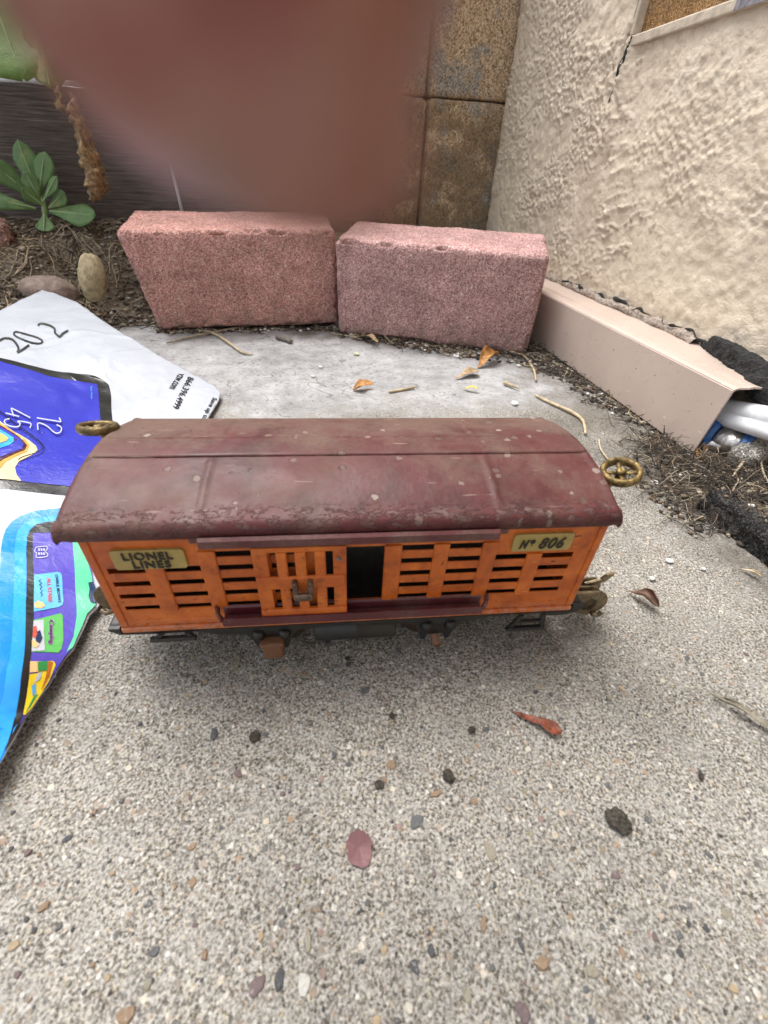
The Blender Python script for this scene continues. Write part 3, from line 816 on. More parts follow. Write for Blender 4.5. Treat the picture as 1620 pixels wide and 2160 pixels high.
# running board along the ridge, a strip of its own
yy = np.linspace(.0240, .0360, 9); ss = np.linspace(-.0030, BL + .0008, 120)
SS, YY = np.meshgrid(ss, yy, indexing='ij'); Q = np.stack([SS, YY, 0 * SS], -1)
ZZ = .0752 - 6.1 * (YY - .030) ** 2 + .0008 + .00012 * fbm(Q, 70, 3, 130)
o = link_mesh('running_board', mesh_np('running_board', np.stack([SS, YY, ZZ], -1).reshape(-1, 3), grid_faces(*SS.shape)), M['maroon'], roof, True)
md = o.modifiers.new('tin', 'SOLIDIFY'); md.thickness = .0006; md.offset = -1

# door tracks
bm = bmesh.new()
box(bm, (.0292, -.0014, .0624), (.1222, -.0004, .0668), .0003)
tr = C_('door_track', bm, M['maroon_rail'])
bm = bmesh.new()
prism(bm, [(-.0014, .0647), (-.0036, .0664), (-.0046, .0657), (-.0047, .0632), (-.0041, .0632), (-.0041, .0652), (-.0034, .0657), (-.0014, .0641)], 'x', .0327, .1182)
C_('track_lip', bm, M['maroon_rail'], tr)
bm = bmesh.new()
prism(bm, [(-.0004, .0346), (-.0011, .0340), (-.0011, .0306), (-.0042, .0302), (-.0042, .0330), (-.0048, .0330), (-.0048, .0294), (-.0004, .0298)], 'x', .0335, .1192)
tr2 = C_('door_track', bm, M['maroon_rail'])
for a, sg in ((.0335, -1), (.1192, 1)):
    bm = bmesh.new()
    tube(bm, [(a, -.0044, .0322), (a + sg * .0004, -.0043, .0334), (a + sg * .0012, -.0032, .0340), (a + sg * .0017, -.0014, .0337), (a + sg * .0020, -.0004, .0346)], .0010, 8, .6)
    C_('track_clip', bm, M['maroon_rail'], tr2, True)

# sliding door
D0, D1, DZ0, DZ1 = .0460, .0732, .0312, .0617
dy = -.0036
door = bpy.data.objects.new('door', None); door.empty_display_size = .01; COL.objects.link(door); door.parent = car
bars = [(D0, .0504), (.0528, .0559), (.0581, .0614), (.0638, .0671), (.0692, D1)]
bm = bmesh.new(); box(bm, (D0, dy, .0598), (D1, dy + .0008, DZ1), .0003); C_('rail', bm, M['orange'], door)
bm = bmesh.new(); box(bm, (D0, dy - .0006, DZ0), (D1, dy + .0008, .0356), .0003); C_('rail', bm, M['orange'], door)
for a, b in bars:
    bm = bmesh.new(); box(bm, (a, dy + (-.0004 if a != D0 and b != D1 else .00005), .0353), (b, dy + .0007, .0601), .0005, 2); C_('bar', bm, M['orange'], door)
bm = bmesh.new(); box(bm, (D0 + .0003, dy - .0006, .0450), (D1 - .0003, dy + .0006, .0502), .0006, 2); C_('cross_bar', bm, M['orange'], door)
bm = bmesh.new()
for hx in (.0576, .0622): box(bm, (hx - .0008, dy - .0030, .0446), (hx + .0008, dy - .0002, .0494), .0005)
box(bm, (.0569, dy - .0036, .0424), (.0629, dy - .0018, .0450), .0006)
C_('handle', bm, M['steel'], door)
bm = bmesh.new()
tube(bm, [(.0664 + .004, dy - .0001, .0575), (.0675 + .004, dy - .0003, .0565)], .0007, 6, .4); C_('paint_fleck', bm, simple('slate_blue_fleck', (.12, .17, .22), .6), door)

# name plates
def text_geo(s, bold=0.0, shear=0.0, spacing=1.0):
    cu = bpy.data.curves.new('t', 'FONT'); cu.body = s; cu.offset = bold; cu.shear = shear; cu.space_character = spacing
    cu.resolution_u = 3; cu.fill_mode = 'FRONT'
    ob = bpy.data.objects.new('t', cu); COL.objects.link(ob)
    dg = bpy.context.evaluated_depsgraph_get()
    me = bpy.data.meshes.new_from_object(ob.evaluated_get(dg))
    V = np.array([v.co[:2] for v in me.vertices]); F = [tuple(p.vertices) for p in me.polygons]
    bpy.data.objects.remove(ob); bpy.data.curves.remove(cu); bpy.data.meshes.remove(me)
    V = V - V.min(0); 
    return V, F, V.max(0)
def plate(x0, x1, z0, z1):
    bm = bmesh.new(); w, h, c = x1 - x0, z1 - z0, .0007
    pts = [(x0 + c, z0), (x1 - c, z0), (x1, z0 + c), (x1, z1 - c), (x1 - c, z1), (x0 + c, z1), (x0, z1 - c), (x0, z0 + c)]
    prism(bm, pts, 'y', -.0009, .0001)
    return C_('name_plate', bm, M['plate'])
def letters(parent, s, x0, x1, z0, z1, bold=.03, shear=0.0, y=-.00125, serif=True):
    V, F, mx = text_geo(s, bold, shear, 1.12)
    me = bpy.data.meshes.new('lettering')
    W = np.stack([x0 + V[:, 0] / mx[0] * (x1 - x0), np.full(len(V), y), z0 + V[:, 1] / mx[1] * (z1 - z0)], 1)
    me.from_pydata(W.tolist(), [], F); me.update()
    o = link_mesh('lettering', me, M['ink'], parent)
    m_ = o.modifiers.new('ink', 'SOLIDIFY'); m_.thickness = .00025; m_.offset = 0
    return o
p1 = plate(.0068, .0268, .0527, .0601)
letters(p1, 'LIONEL', .0100, .0236, .0566, .0595, .022); letters(p1, 'LINES', .0120, .0224, .0533, .0562, .022)
p2 = plate(.1250, .1444, .0544, .0614)
letters(p2, 'N', .1272, .1300, .0558, .0594, .035, .35); letters(p2, 'o', .1304, .1320, .0578, .0594, .03, .25)
letters(p2, '.', .1308, .1314, .0570, .0573, .03, 0)
letters(p2, '806', .1336, .1418, .0555, .0601, .012, .3)

# black underframe
bm = bmesh.new()
prism(bm, [(-.0040, .0262), (-.0040, .0252), (-.0012, .0230), (.0100, .0226), (.0225, .0230), (.0300, .0204), (.0405, .0198), (.0520, .0206), (.0615, .0222), (.0950, .0222),
           (.1020, .0200), (.1125, .0204), (.1186, .0226), (.1318, .0228), (.1322, .0233), (.1450, .0233), (.1454, .0214), (.1541, .0214), (.1590, .0240), (.1596, .0262),
           (BL + .0006, .0262), (BL + .0006, .0236), (-.0006, .0236), (-.0006, .0262)], 'y', -.0010, .0004)
under = C_('side_frame', bm, M['black'])
for a, b in ((-.0046, -.0004), (BL + .0004, BL + .0050)):
    bm = bmesh.new(); box(bm, (a, .0006, .0222), (b, BD - .0006, .0262), .0008); C_('end_beam', bm, M['black'])
bm = bmesh.new(); box(bm, (-.0034, .0045, .0226), (.159, .0555, ZB - .0006), .0004); C_('underframe', bm, M['black'])
for yq in (.0605,):
    bm = bmesh.new(); prism(bm, [(-.0036, .0245), (-.0015, .0186), (.0435, .0185), (.055, .0195), (.099, .0160), (.1125, .0160), (.1185, .0205), (.157, .0186), (.1592, .0245)], 'y', BD - .0004, BD + .0010)
    C_('side_frame', bm, M['black'])
for x0 in (.1318, .0085):
    bm = bmesh.new(); x1 = x0 + .0142; lo = .0166 if x0 > .1 else .0215
    
    hi = .0238
    for (ax0, az0), (ax1, az1) in (((x0 + .0032, hi), (x0, lo)), ((x1 - .0030, hi), (x1 - .0016, lo))):
        prism(bm, [(ax0, az0), (ax0 + .0017, az0), (ax1 + .0017, az1), (ax1, az1)], 'y', -.0026, -.0016)
    box(bm, (x0 - .0003, -.0032, lo - .0008), (x1 + .0003, -.0012, lo + .0006), .0004)
    if x0 > .1: box(bm, (x0 + .0018, -.0028, .0200), (x1 - .0012, -.0014, .0208), .0002)
    C_('step', bm, M['black'])
bm = bmesh.new()
lathe(bm, [(.0001, 0), (.0046, 0), (.0050, .0006), (.0050, .0140), (.0054, .0144), (.0054, .0152), (.0050, .0156), (.0050, .0284), (.0046, .0290), (.0001, .0290)], (.0617, .0034, .0162), (1, 0, 0), 20)
C_('air_tank', bm, M['black'], car, True)
for cx_ in (.0470, .1058):
    bm = bmesh.new()      # truck frame: arch bars with coil-spring bulges
    prism(bm, [(cx_ - .0175, .0208), (cx_ - .0085, .0196), (cx_ - .0066, .0150), (cx_ - .0052, .0102), (cx_ - .0038, .0102), (cx_ - .0030, .0132), (cx_ + .0030, .0132), (cx_ + .0038, .0102), (cx_ + .0052, .0102), (cx_ + .0066, .0150), (cx_ + .0090, .0196), (cx_ + .0180, .0208),
               (cx_ + .0180, .0216), (cx_ - .0175, .0216)], 'y', -.0002, .0010)
    trk = C_('truck_frame', bm, M['black'])
    bm = bmesh.new()
    for q in (-.0042, .0046): tube(bm, [(cx_ + q, -.0006, .0180), (cx_ + q, -.0010, .0196), (cx_ + q, -.0006, .0210)], .0020, 8)
    C_('spring', bm, M['black'], trk, True)
    for wy_ in (.0100, .0440):
        bm = bmesh.new()
        lathe(bm, [(.0008, 0), (.0118, 0), (.0118, .0012), (.0102, .0016), (.0098, .0060), (.0080, .0060), (.0074, .0048), (.0030, .0048), (.0026, .0062), (.0008, .0062)], (cx_, wy_, .0118), (0, 1, 0), 28)
        C_('wheel', bm, M['steel'], trk, True)
    bm = bmesh.new(); tube(bm, [(cx_, -.0040 if cx_ > .1 else .0005, .0118), (cx_, BD - .0005, .0118)], .0016, 12); C_('axle', bm, M['copper'], trk, True)
bm = bmesh.new()
box(bm, (.0436, -.0036, .0078), (.0508, .0002, .0160), .0012, 3); jb = C_('journal_box', bm, M['copper'], car, True)
bm = bmesh.new(); box(bm, (.0430, -.0042, .0150), (.0514, .0000, .0172), .0007, 2); C_('box_lid', bm, M['copper'], jb)

# hand brake wheels on the two ends
def brake_wheel(px, py, lx, ly, lz, normal, mat):
    root_inv = car.matrix_basis.inverted()
    e = bpy.data.objects.new('brake_wheel', None); e.empty_display_size = .005; COL.objects.link(e); e.parent = car
    c = Vector((lx, ly, lz)); nn = Vector(normal).normalized()
    bm = bmesh.new()
    lathe(bm, [(.0045, -.0014), (.0058, -.0018), (.0064, -.0008), (.0064, .0004), (.0057, .0012), (.0046, .0008)], c, nn, 30)
    C_('rim', bm, mat, e, True)
    a = nn.orthogonal().normalized(); b = nn.cross(a)
    bm = bmesh.new()
    for k in range(4):
        t = k * math.pi / 2 + .5
        d = a * math.cos(t) + b * math.sin(t)
        tube(bm, [c + d * .0008 - nn * .0009, c + d * .0030 - nn * .0007, c + d * .0052 - nn * .0002], [.0009, .0008, .0010], 8, .6)
    C_('spoke', bm, mat, e, True)
    bm = bmesh.new(); lathe(bm, [(.0001, -.002), (.0016, -.002), (.0016, .0003), (.0010, .0008), (.0001, .0008)], c, nn, 16); C_('hub', bm, mat, e, True)
    inward = 1 if lx < 0 else -1
    bm = bmesh.new(); tube(bm, [c - nn * .0012, c - nn * .004 + Vector((inward * .002, 0, -.001)), Vector((lx + inward * .0065, ly, lz - .012))], .0009, 8); C_('brake_staff', bm, M['bronze'], e, True)
def img_normal(px, py, k, upx, upy):
    v = ray(np.array(px), np.array(py)); v = v / np.linalg.norm(v)
    up = R3 @ np.array([upx, upy, 0.0]); up = up - v * (up @ v); up /= np.linalg.norm(up)
    w = -v * k + up * math.sqrt(1 - k * k)
    return Matrix.Rotation(-car.rotation_euler.z, 3, 'Z') @ Vector(w)
brake_wheel(1310, 995, .1626, .0140, .0743, img_normal(1310, 995, .66, .28, -.96), M['brass'])
brake_wheel(205, 903, -.0082, .0446, .0752, img_normal(205, 903, .2, -.19, -.98), M['brass_dull'])

# latch couplers
def coupler(sx, dx, dy_, dz_):
    e = bpy.data.objects.new('coupler', None); e.empty_display_size = .005; COL.objects.link(e); e.parent = car
    x = lambda v: (BL + v + (dx if v > 0 else 0)) if sx > 0 else -(v - .0055)
    def pr(name, pts, y0, y1, mat=M['bronze'], bev=.0003):
        bm = bmesh.new(); prism(bm, [(x(a), b + dz_) for a, b in pts], 'y', y0 + dy_, y1 + dy_)
        bmesh.ops.bevel(bm, geom=list(bm.edges), offset=bev, segments=2, affect='EDGES')
        C_(name, bm, mat, e)
    arc = lambda cx0, cz0, r, a0, a1, n: [(cx0 + r * math.cos(RAD(t)), cz0 + r * math.sin(RAD(t))) for t in np.linspace(a0, a1, n)]
    pr('drawbar', [(-.004, .0195), (.010, .0195)] + arc(.0135, .0130, .0068, 80, -95, 12) + [(.006, .0085), (-.004, .0160)], .0180, .0194)
    pr('latch_plate', [(.004, .0150), (.0080, .0180)] + arc(.0135, .0125, .0060, 60, -110, 12) + [(.006, .0080)], .0226, .0238)
    pr('latch_plate', [(.004, .0170), (.0080, .0190)] + arc(.0150, .0128, .0066, 70, -110, 12) + [(.006, .0080)], .0262, .0274)
    bm = bmesh.new(); tube(bm, [(x(.0125), .0180 + dy_, .0126 + dz_), (x(.0125), .0290 + dy_, .0126 + dz_)], .0036, 14); C_('pin', bm, M['bronze'], e, True)
    if sx > 0: pr('hook', [(.012, .0180), (.0188, .0196), (.0200, .0228), (.0238, .0238), (.0226, .0214), (.0208, .0182), (.014, .0160)], .0245, .0256)
    bm = bmesh.new(); tube(bm, [(x(.0150), .0170 + dy_, .0080 + dz_), (x(.0180), .0172 + dy_, .0066 + dz_), (x(.0196), .0178 + dy_, .0078 + dz_)], .0010, 8); C_('tail', bm, M['bronze'], e, True)
coupler(1, .0042, -.0080, 0); coupler(-1, .0, -.004, .0110)

# ------------------------------------------------------------------ printed plastic mailer lying at the left
ctrl = [(90, 612, .045), (0, 655, .042), (-60, 690, .04), (170, 640, .038), (260, 700, .027), (370, 768, .013), (465, 830, .0035), (452, 860, .0035), (430, 898, .0035), (250, 760, .022), (100, 720, .031), (0, 770, .033), (228, 812, .016),
        (110, 785, .025), (330, 860, .009), (215, 900, .012), (0, 900, .027), (100, 940, .021), (0, 1012, .024), (130, 1030, .015), (70, 1105, .015), (140, 1130, .0105), (192, 1200, .005),
        (204, 1282, .0035), (187, 1300, .0035), (160, 1250, .0068), (178, 1324, .0035), (156, 1370, .004), (121, 1417, .0045), (83, 1473, .005), (47, 1531, .006), (9, 1595, .007), (73, 1213, .0125), (74, 1302, .0115), (66, 1392, .010),
        (50, 1420, .0115), (0, 1180, .017), (0, 1330, .016), (0, 1480, .012), (-80, 1300, .018), (-80, 1560, .0125), (-120, 1000, .026), (50, 1512, .0072), (-260, 790, .036), (-160, 1700, .010), (-420, 1300, .022), (330, 1080, .004)]
cp = np.array([list(gz(a, b, c)) for a, b, c in ctrl])
def tps(r2): return np.where(r2 > 1e-18, .5 * r2 * np.log(np.maximum(r2, 1e-18)), 0)
n_ = len(cp)
K = tps(((cp[:, None, :2] - cp[None, :, :2]) ** 2).sum(-1)) + np.eye(n_) * 2e-6
A_ = np.zeros((n_ + 3, n_ + 3)); A_[:n_, :n_] = K; A_[:n_, n_] = 1; A_[:n_, n_ + 1:] = cp[:, :2]; A_[n_:, :n_] = A_[:n_, n_:].T
sol = np.linalg.solve(A_, np.concatenate([cp[:, 2], [0, 0, 0]]))
def mail_h(XY):
    XY = np.asarray(XY, float)
    r2 = ((XY[:, None, :] - cp[None, :, :2]) ** 2).sum(-1)
    z = tps(r2) @ sol[:n_] + sol[n_] + XY @ sol[n_ + 1:]
    P = np.concatenate([XY, 0 * XY[:, :1]], 1)
    cr = 1 - np.abs(fbm(P * [1, .6, 1] + .02 * vnoise(P, 30, 4)[:, None], 26, 3, 151)) * 3.0
    z = z + .0009 * fbm(P, 34, 3, 150) + .0009 * np.clip(cr, 0, 1) ** 3
    return np.maximum(z, .0016)
def mail_at(px):
    px = np.asarray(px, float); d = ray(px[:, 0], px[:, 1]); z = np.full(len(px), .02)
    for _ in range(60):
        t = (z - H) / d[:, 2]; xy = d[:, :2] * t[:, None]
        z = .6 * z + .4 * mail_h(xy)
    return xy
def sheet(name, poly_xy, off, mat, parent, step=.003, smooth=True):
    P = [np.array(p) for p in poly_xy]; dense = []
    for i in range(len(P)):
        a, b = P[i], P[(i + 1) % len(P)]; k = max(1, int(np.linalg.norm(b - a) / step))
        dense += [a + (b - a) * j / k for j in range(k)]
    D = np.array(dense); lo, hi = D.min(0), D.max(0)
    g = np.stack(np.meshgrid(np.arange(lo[0], hi[0], step), np.arange(lo[1], hi[1], step), indexing='ij'), -1).reshape(-1, 2)
    x0, y0_ = D[:, 0], D[:, 1]; x1, y1_ = np.roll(x0, -1), np.roll(y0_, -1)
    ins = np.zeros(len(g), bool)
    for a, b, c, d in zip(x0, y0_, x1, y1_):
        if b == d: continue
        hit = ((b > g[:, 1]) != (d > g[:, 1])) & (g[:, 0] < (c - a) * (g[:, 1] - b) / (d - b) + a)
        ins ^= hit
    g = g[ins]
    pts = [Vector(p * 100) for p in np.concatenate([D, g])]
    m = len(D)
    r = delaunay_2d_cdt(pts, [(i, (i + 1) % m) for i in range(m)], [], 1, 1e-5)
    XY = np.array([list(v) for v in r[0]]) / 100
    Z = mail_h(XY) + off
    me = bpy.data.meshes.new(name); me.from_pydata(np.concatenate([XY, Z[:, None]], 1).tolist(), [], [tuple(f) for f in r[2]]); me.update()
    o = link_mesh(name, me, mat, parent, smooth)
    b = bmesh.new(); b.from_mesh(me)
    for f in b.faces:
        if f.normal.z < 0: f.normal_flip()
    b.to_mesh(me); b.free()
    return o
def film(name, col, rough=.22, var=.06):
    n = NT(name); f = n.noise(40, 4)
    n.P(Base_Color=n.ramp(f, [(.3, tuple(c * (1 - var) for c in col)), (.7, tuple(min(1, c * (1 + var)) for c in col))]), Roughness=rough, Specular_IOR_Level=.5,
        Normal=n.bump(n.noise(130, 5, .62, dist=.8), .0012, .34), Coat_Weight=.2, Coat_Roughness=.15)
    return n.m
fm = {k: film('film_' + k, v) for k, v in dict(white=(.46, .49, .55), black=(.022, .022, .022), indigo=(.040, .046, .42), violet=(.085, .065, .42), azure=(.012, .23, .72), sky=(.03, .33, .85), paleblue=(.12, .42, .78),
      mint=(.10, .55, .29), green=(.10, .42, .10), navy=(.012, .03, .085), cream=(.68, .56, .33), amber=(.60, .32, .07), tan=(.50, .40, .13), wine=(.06, .012, .03), yellow=(.78, .58, .03), rust=(.42, .13, .03), leafgreen=(.04, .25, .07), peach=(.75, .48, .22), ink=(.012, .012, .016), red=(.55, .09, .06), plum=(.12, .02, .16)).items()}
mailer = empty('mailer', 'white plastic mailer printed with tablets, lying beside the boxcar on the ground', 'mailer', tuple(mail_at([(100, 900)])[0]) + (0,))
out_px = [(-260, 790), (-60, 688), (0, 655), (40, 634), (88, 612), (112, 617), (160, 636), (205, 668), (260, 704), (320, 740), (372, 768), (420, 795), (455, 815), (466, 830), (462, 842), (440, 880), (430, 897), (330, 1080), (205, 1282), (189, 1298), (178, 1324), (156, 1370), (138, 1390), (121, 1417), (104, 1447), (83, 1473), (65, 1501), (47, 1531), (34, 1555), (9, 1597), (-20, 1640), (-160, 1700), (-420, 1300)]
oxy = mail_at(out_px)
# the hidden side runs straight from the far corner to where it comes out beside the car
def ov(name, pts, lvl, mat, closed_curve=False, parent=None):
    if closed_curve: pts = catmull(pts, 4, True)
    return to(parent or mailer, sheet(name, mail_at([tuple(p) for p in pts]), .0002 * lvl, mat, None, .0035))
top = sheet('film', oxy, 0, fm['white'], None, .0018)
md = top.modifiers.new('film', 'SOLIDIFY'); md.thickness = .0014; md.offset = -1
to(mailer, top)
def ribbon(pts, w, n=5):
    c = np.array(catmull(pts, n)); t = np.gradient(c, axis=0); t /= np.linalg.norm(t, axis=1)[:, None] + 1e-9
    nn = np.stack([-t[:, 1], t[:, 0]], 1) * (np.broadcast_to(w, (len(c),))[:, None] if not np.isscalar(w) else w) / 2
    return np.concatenate([c + nn, (c - nn)[::-1]])
def rib_ov(name, pts, w, lvl, mat, n=5):
    """thin printed line laid on the film"""
    c = np.array(catmull(pts, n)); r = ribbon(pts, w, n); m = len(c)
    xy = mail_at(r); z = mail_h(xy) + .0002 * lvl
    V = np.concatenate([xy, z[:, None]], 1)
    F = [(i, i + 1, 2 * m - 2 - i, 2 * m - 1 - i) for i in range(m - 1)]
    me = mesh_np(name, V, F)
    return to(mailer, link_mesh(name, me, mat))
def text_ov(name, s, a, b, up, lvl, mat, bold=0.0):
    """text running from pixel a to b, letters rising along up"""
    V, F, mx = text_geo(s, bold)
    a = np.array(a, float); d = (np.array(b) - a) / mx[0]; u = np.array(up, float) / mx[1]
    px = a + V[:, :1] * d + V[:, 1:2] * u
    xy = mail_at(px); z = mail_h(xy) + .0002 * lvl
    me = bpy.data.meshes.new(name); me.from_pydata(np.concatenate([xy, z[:, None]], 1).tolist(), [], F); me.update()
    b_ = bmesh.new(); b_.from_mesh(me)
    for f in b_.faces:
        if f.normal.z < 0: f.normal_flip()
    b_.to_mesh(me); b_.free()
    return to(mailer, link_mesh(name, me, mat))
ov('tablet_bezel', [(-200, 690), (-60, 735), (0, 755), (60, 770), (105, 781), (145, 786), (183, 790), (203, 794), (220, 802), (230, 813), (234, 830), (237, 883), (242, 960), (245, 1052), (124, 1044), (60, 1037), (0, 1031), (-200, 1015)], 1, fm['black'])
ov('tablet_screen', [(-200, 705), (-60, 748), (16, 768), (60, 780), (105, 795), (150, 803), (206, 812), (213, 890), (217, 960), (220, 1033), (134, 1025), (60, 1018), (0, 1012), (-200, 997)], 2, fm['indigo'])
z7 = lambda L: [(x / 5.142, 700 + y / 5.142) for x, y in L]
ov('wave_band', z7([(-900, 700), (-200, 860), (0, 975), (150, 1088), (310, 1178), (395, 1245), (412, 1290), (370, 1335), (210, 1415), (168, 1480), (185, 1560), (240, 1628), (0, 1604), (-900, 1540)]), 3, fm['cream'])
ov('wave_band', z7([(-900, 760), (-200, 890), (0, 1000), (170, 1105), (280, 1180), (325, 1240), (300, 1310), (180, 1360), (60, 1430), (0, 1500), (-900, 1480)]), 4, fm['amber'])
ov('wave_band', z7([(-900, 780), (-200, 920), (0, 1022), (150, 1110), (262, 1195), (300, 1245), (280, 1295), (140, 1350), (40, 1400), (0, 1425), (-900, 1440)]), 5, fm['wine'])
ov('wave_band', z7([(-900, 800), (-200, 950), (0, 1042), (130, 1115), (235, 1190), (270, 1242), (250, 1285), (120, 1335), (0, 1385), (-900, 1400)]), 6, fm['indigo'])
ov('wave_band', z7([(-900, 830), (-200, 1000), (0, 1075), (90, 1125), (160, 1170), (165, 1215), (110, 1255), (0, 1290), (-900, 1330)]), 7, fm['sky'])
ov('wave_band', z7([(-900, 860), (-200, 1030), (0, 1112), (70, 1150), (108, 1180), (90, 1208), (0, 1240), (-900, 1290)]), 8, fm['tan'])
rib_ov('wave_line', z7([(-300, 700), (0, 880), (190, 1030), (330, 1130), (450, 1225), (482, 1278), (430, 1332), (260, 1390), (215, 1425)]), 2.2, 9, fm['ink'])
for i, L in enumerate(([(415, 966), (640, 1002), (674, 1004), (655, 962)], [(430, 1098), (430, 1022), (520, 1052), (600, 1120), (640, 1132), (676, 1110), (678, 1068), (630, 1040)],
          [(345, 965), (165, 872), (142, 872), (170, 950)], [(78, 914), (225, 952)], [(342, 1075), (346, 1025), (212, 1002), (236, 1030), (216, 1062), (150, 1062), (88, 1040), (66, 1008), (84, 984), (122, 978)])):
    rib_ov('clock_numeral', z7(L), 2.6, 10, fm['white'], 4)
text_ov('carrier_text', 'Verizon Wireless', z7([(985, 600)])[0], z7([(990, 738)])[0], (4.5, 0), 4, fm['paleblue'])
z4 = lambda L: [(x / 3, 540 + y / 3) for x, y in L]
hw = film('marker_ink', (.02, .02, .022), .35)
for L, w in (([(-30, 552), (0, 536), (30, 523), (72, 528), (100, 552), (118, 588), (110, 613)], 4.4), ([(110, 613), (140, 598), (186, 565)], 4.6), ([(88, 492), (104, 482), (165, 497), (240, 520), (270, 543), (250, 556), (200, 550), (130, 525), (92, 503), (90, 490)], 3.6),
             ([(240, 442), (262, 430), (310, 440), (346, 462), (350, 490), (380, 516)], 4.2), ([(378, 516), (398, 494), (432, 474)], 4.6)):
    rib_ov('marker_stroke', z4(L), w, 2, hw, 5)
text_ov('printed_text', 'vzw.com', z4([(1132, 742)])[0], z4([(1068, 838)])[0], (11.5, 3.4), 2, fm['ink'], .012)
text_ov('printed_text', '866.396.4999', z4([(1190, 764)])[0], z4([(1090, 962)])[0], (13.5, 4.2), 2, fm['ink'], .016)
text_ov('printed_text', 'Save up to $15 or', z4([(1340, 892)])[0], z4([(1215, 1130)])[0], (12, 4.5), 2, fm['ink'], .018)
# the lower tablet in its blue bumper
za = lambda L: [(x / 6.75, 1080 + y / 6.75) for x, y in L]
bump_o = [(180, 1068), (108, 1074), (75, 1078), (45, 1088), (25, 1101), (12, 1118), (5, 1140), (1, 1170), (-4, 1250), (-12, 1330), (-40, 1440), (-90, 1560), (-130, 1700), (-60, 1690), (-10, 1630), (9, 1594), (24, 1560), (37, 1536), (60, 1490), (90, 1440), (120, 1390), (180, 1200)]
ov('bumper_case', bump_o, 1, fm['azure'])
ov('bumper_rim', [(180, 1086), (108, 1090), (70, 1096), (50, 1106), (38, 1122), (33, 1145), (30, 1240), (28, 1320), (22, 1390), (8, 1470), (-12, 1540), (-40, 1610), (0, 1606), (24, 1556), (60, 1490), (100, 1420), (180, 1200)], 2, fm['sky'])
inner = [(180, 1095), (104, 1102), (77, 1108), (64, 1120), (58, 1136), (57, 1228), (56, 1302), (55, 1350), (49, 1411), (44, 1458), (37, 1500), (24, 1550), (12, 1588)]
ov('tablet_bezel', inner + [(34, 1553), (47, 1530), (65, 1500), (83, 1472), (104, 1446), (121, 1416), (150, 1374), (180, 1300)], 3, fm['black'])
scr_l = [(180, 1127), (71, 1127), (73, 1213), (74, 1302), (70, 1370), (67, 1392), (65, 1423), (59, 1473), (50, 1512), (44, 1531)]
ov('tablet_screen', scr_l + [(47, 1529), (65, 1499), (83, 1471), (104, 1445), (121, 1415), (138, 1388), (156, 1368), (176, 1320), (185, 1295), (204, 1278), (198, 1230)], 4, fm['violet'])
ov('mint_strip', [(152, 1120), (157, 1170), (160, 1213), (163, 1273), (164, 1302), (157, 1347), (143, 1378), (156, 1368), (176, 1322), (186, 1297), (203, 1280), (196, 1220), (175, 1150)], 5, fm['mint'])
ov('navy_patch', za([(1270, 1030), (1290, 1120), (1275, 1230), (1300, 1300), (1350, 1330), (1385, 1300), (1400, 1150), (1340, 1020)]), 6, fm['navy'])
ov('tile', [(74, 1216), (123, 1210), (130, 1212), (133, 1219), (136, 1270), (134, 1279), (126, 1284), (74, 1294)], 5, fm['paleblue'])
text_ov('tile_text', "CHARLIE BROWN'S", (118.5, 1216), (125.5, 1275), (6.2, -.4), 6, fm['ink'], .02)
text_ov('tile_text', 'ALL STARS!', (101, 1223), (104.5, 1274), (8.5, -.6), 6, fm['red'], .03)
rib_ov('tile_scrawl', za([(600, 985), (575, 1010), (610, 1040), (580, 1065), (615, 1090), (590, 1120), (620, 1150), (595, 1180), (625, 1200), (600, 1232)]), 1.2, 6, fm['ink'], 4)
ov('tile_figure', za([(505, 1330), (560, 1290), (640, 1320), (660, 1370), (600, 1400), (520, 1390)]), 6, fm['peach'])
ov('tile', [(69, 1379), (74, 1311), (130, 1297), (135, 1302), (136, 1354), (132, 1372), (126, 1380), (98, 1379)], 5, fm['green'])
ov('tile_picture', [(70, 1378), (74, 1314), (95, 1311), (98, 1376)], 6, fm['white'])
ov('tile_figure', [(74, 1326), (80, 1325), (83, 1340), (78, 1352), (72, 1348)], 7, fm['red'])
ov('tile_figure', [(80, 1338), (88, 1334), (93, 1350), (88, 1362), (79, 1357)], 7, fm['navy'])
ov('tile_figure', [(71, 1354), (80, 1358), (86, 1366), (80, 1371), (71, 1368)], 7, fm['peach'])
text_ov('tile_text', 'Camping', (103, 1311), (104, 1364), (14.5, -.6), 6, fm['white'], .06)
text_ov('tile_text', 'Camping', (104, 1312), (105, 1363), (12.5, -.5), 7, fm['plum'], .03)
ov('tile', [(67, 1399), (104, 1398), (116, 1398), (120, 1405), (108, 1436), (89, 1468), (70, 1496), (56, 1512), (52, 1510), (59, 1473), (65, 1429)], 5, fm['yellow'])
ov('tile_picture', [(67, 1399), (82, 1399), (83, 1421), (66, 1423)], 6, fm['peach'])
ov('tile_picture', [(83, 1400), (104, 1398), (102, 1418), (84, 1420)], 6, fm['leafgreen'])
ov('tile_picture', [(105, 1399), (115, 1400), (107, 1432), (93, 1456), (90, 1460), (100, 1430)], 6, fm['rust'])
ov('tile_picture', [(84, 1424), (93, 1420), (88, 1436), (74, 1446)], 6, fm['white'])
ov('tile_picture', [(70, 1450), (79, 1446), (80, 1466), (72, 1472)], 6, fm['paleblue'])
ov('tile_picture', [(76, 1470), (84, 1468), (68, 1494), (56, 1510)], 6, fm['leafgreen'])
bk = za([(530, 530), (660, 515), (690, 535), (680, 575), (660, 595), (690, 620), (690, 660), (560, 680), (530, 660), (540, 610), (510, 595)])
rib_ov('book_icon', bk + [bk[0]], 1.6, 6, fm['white'], 2)
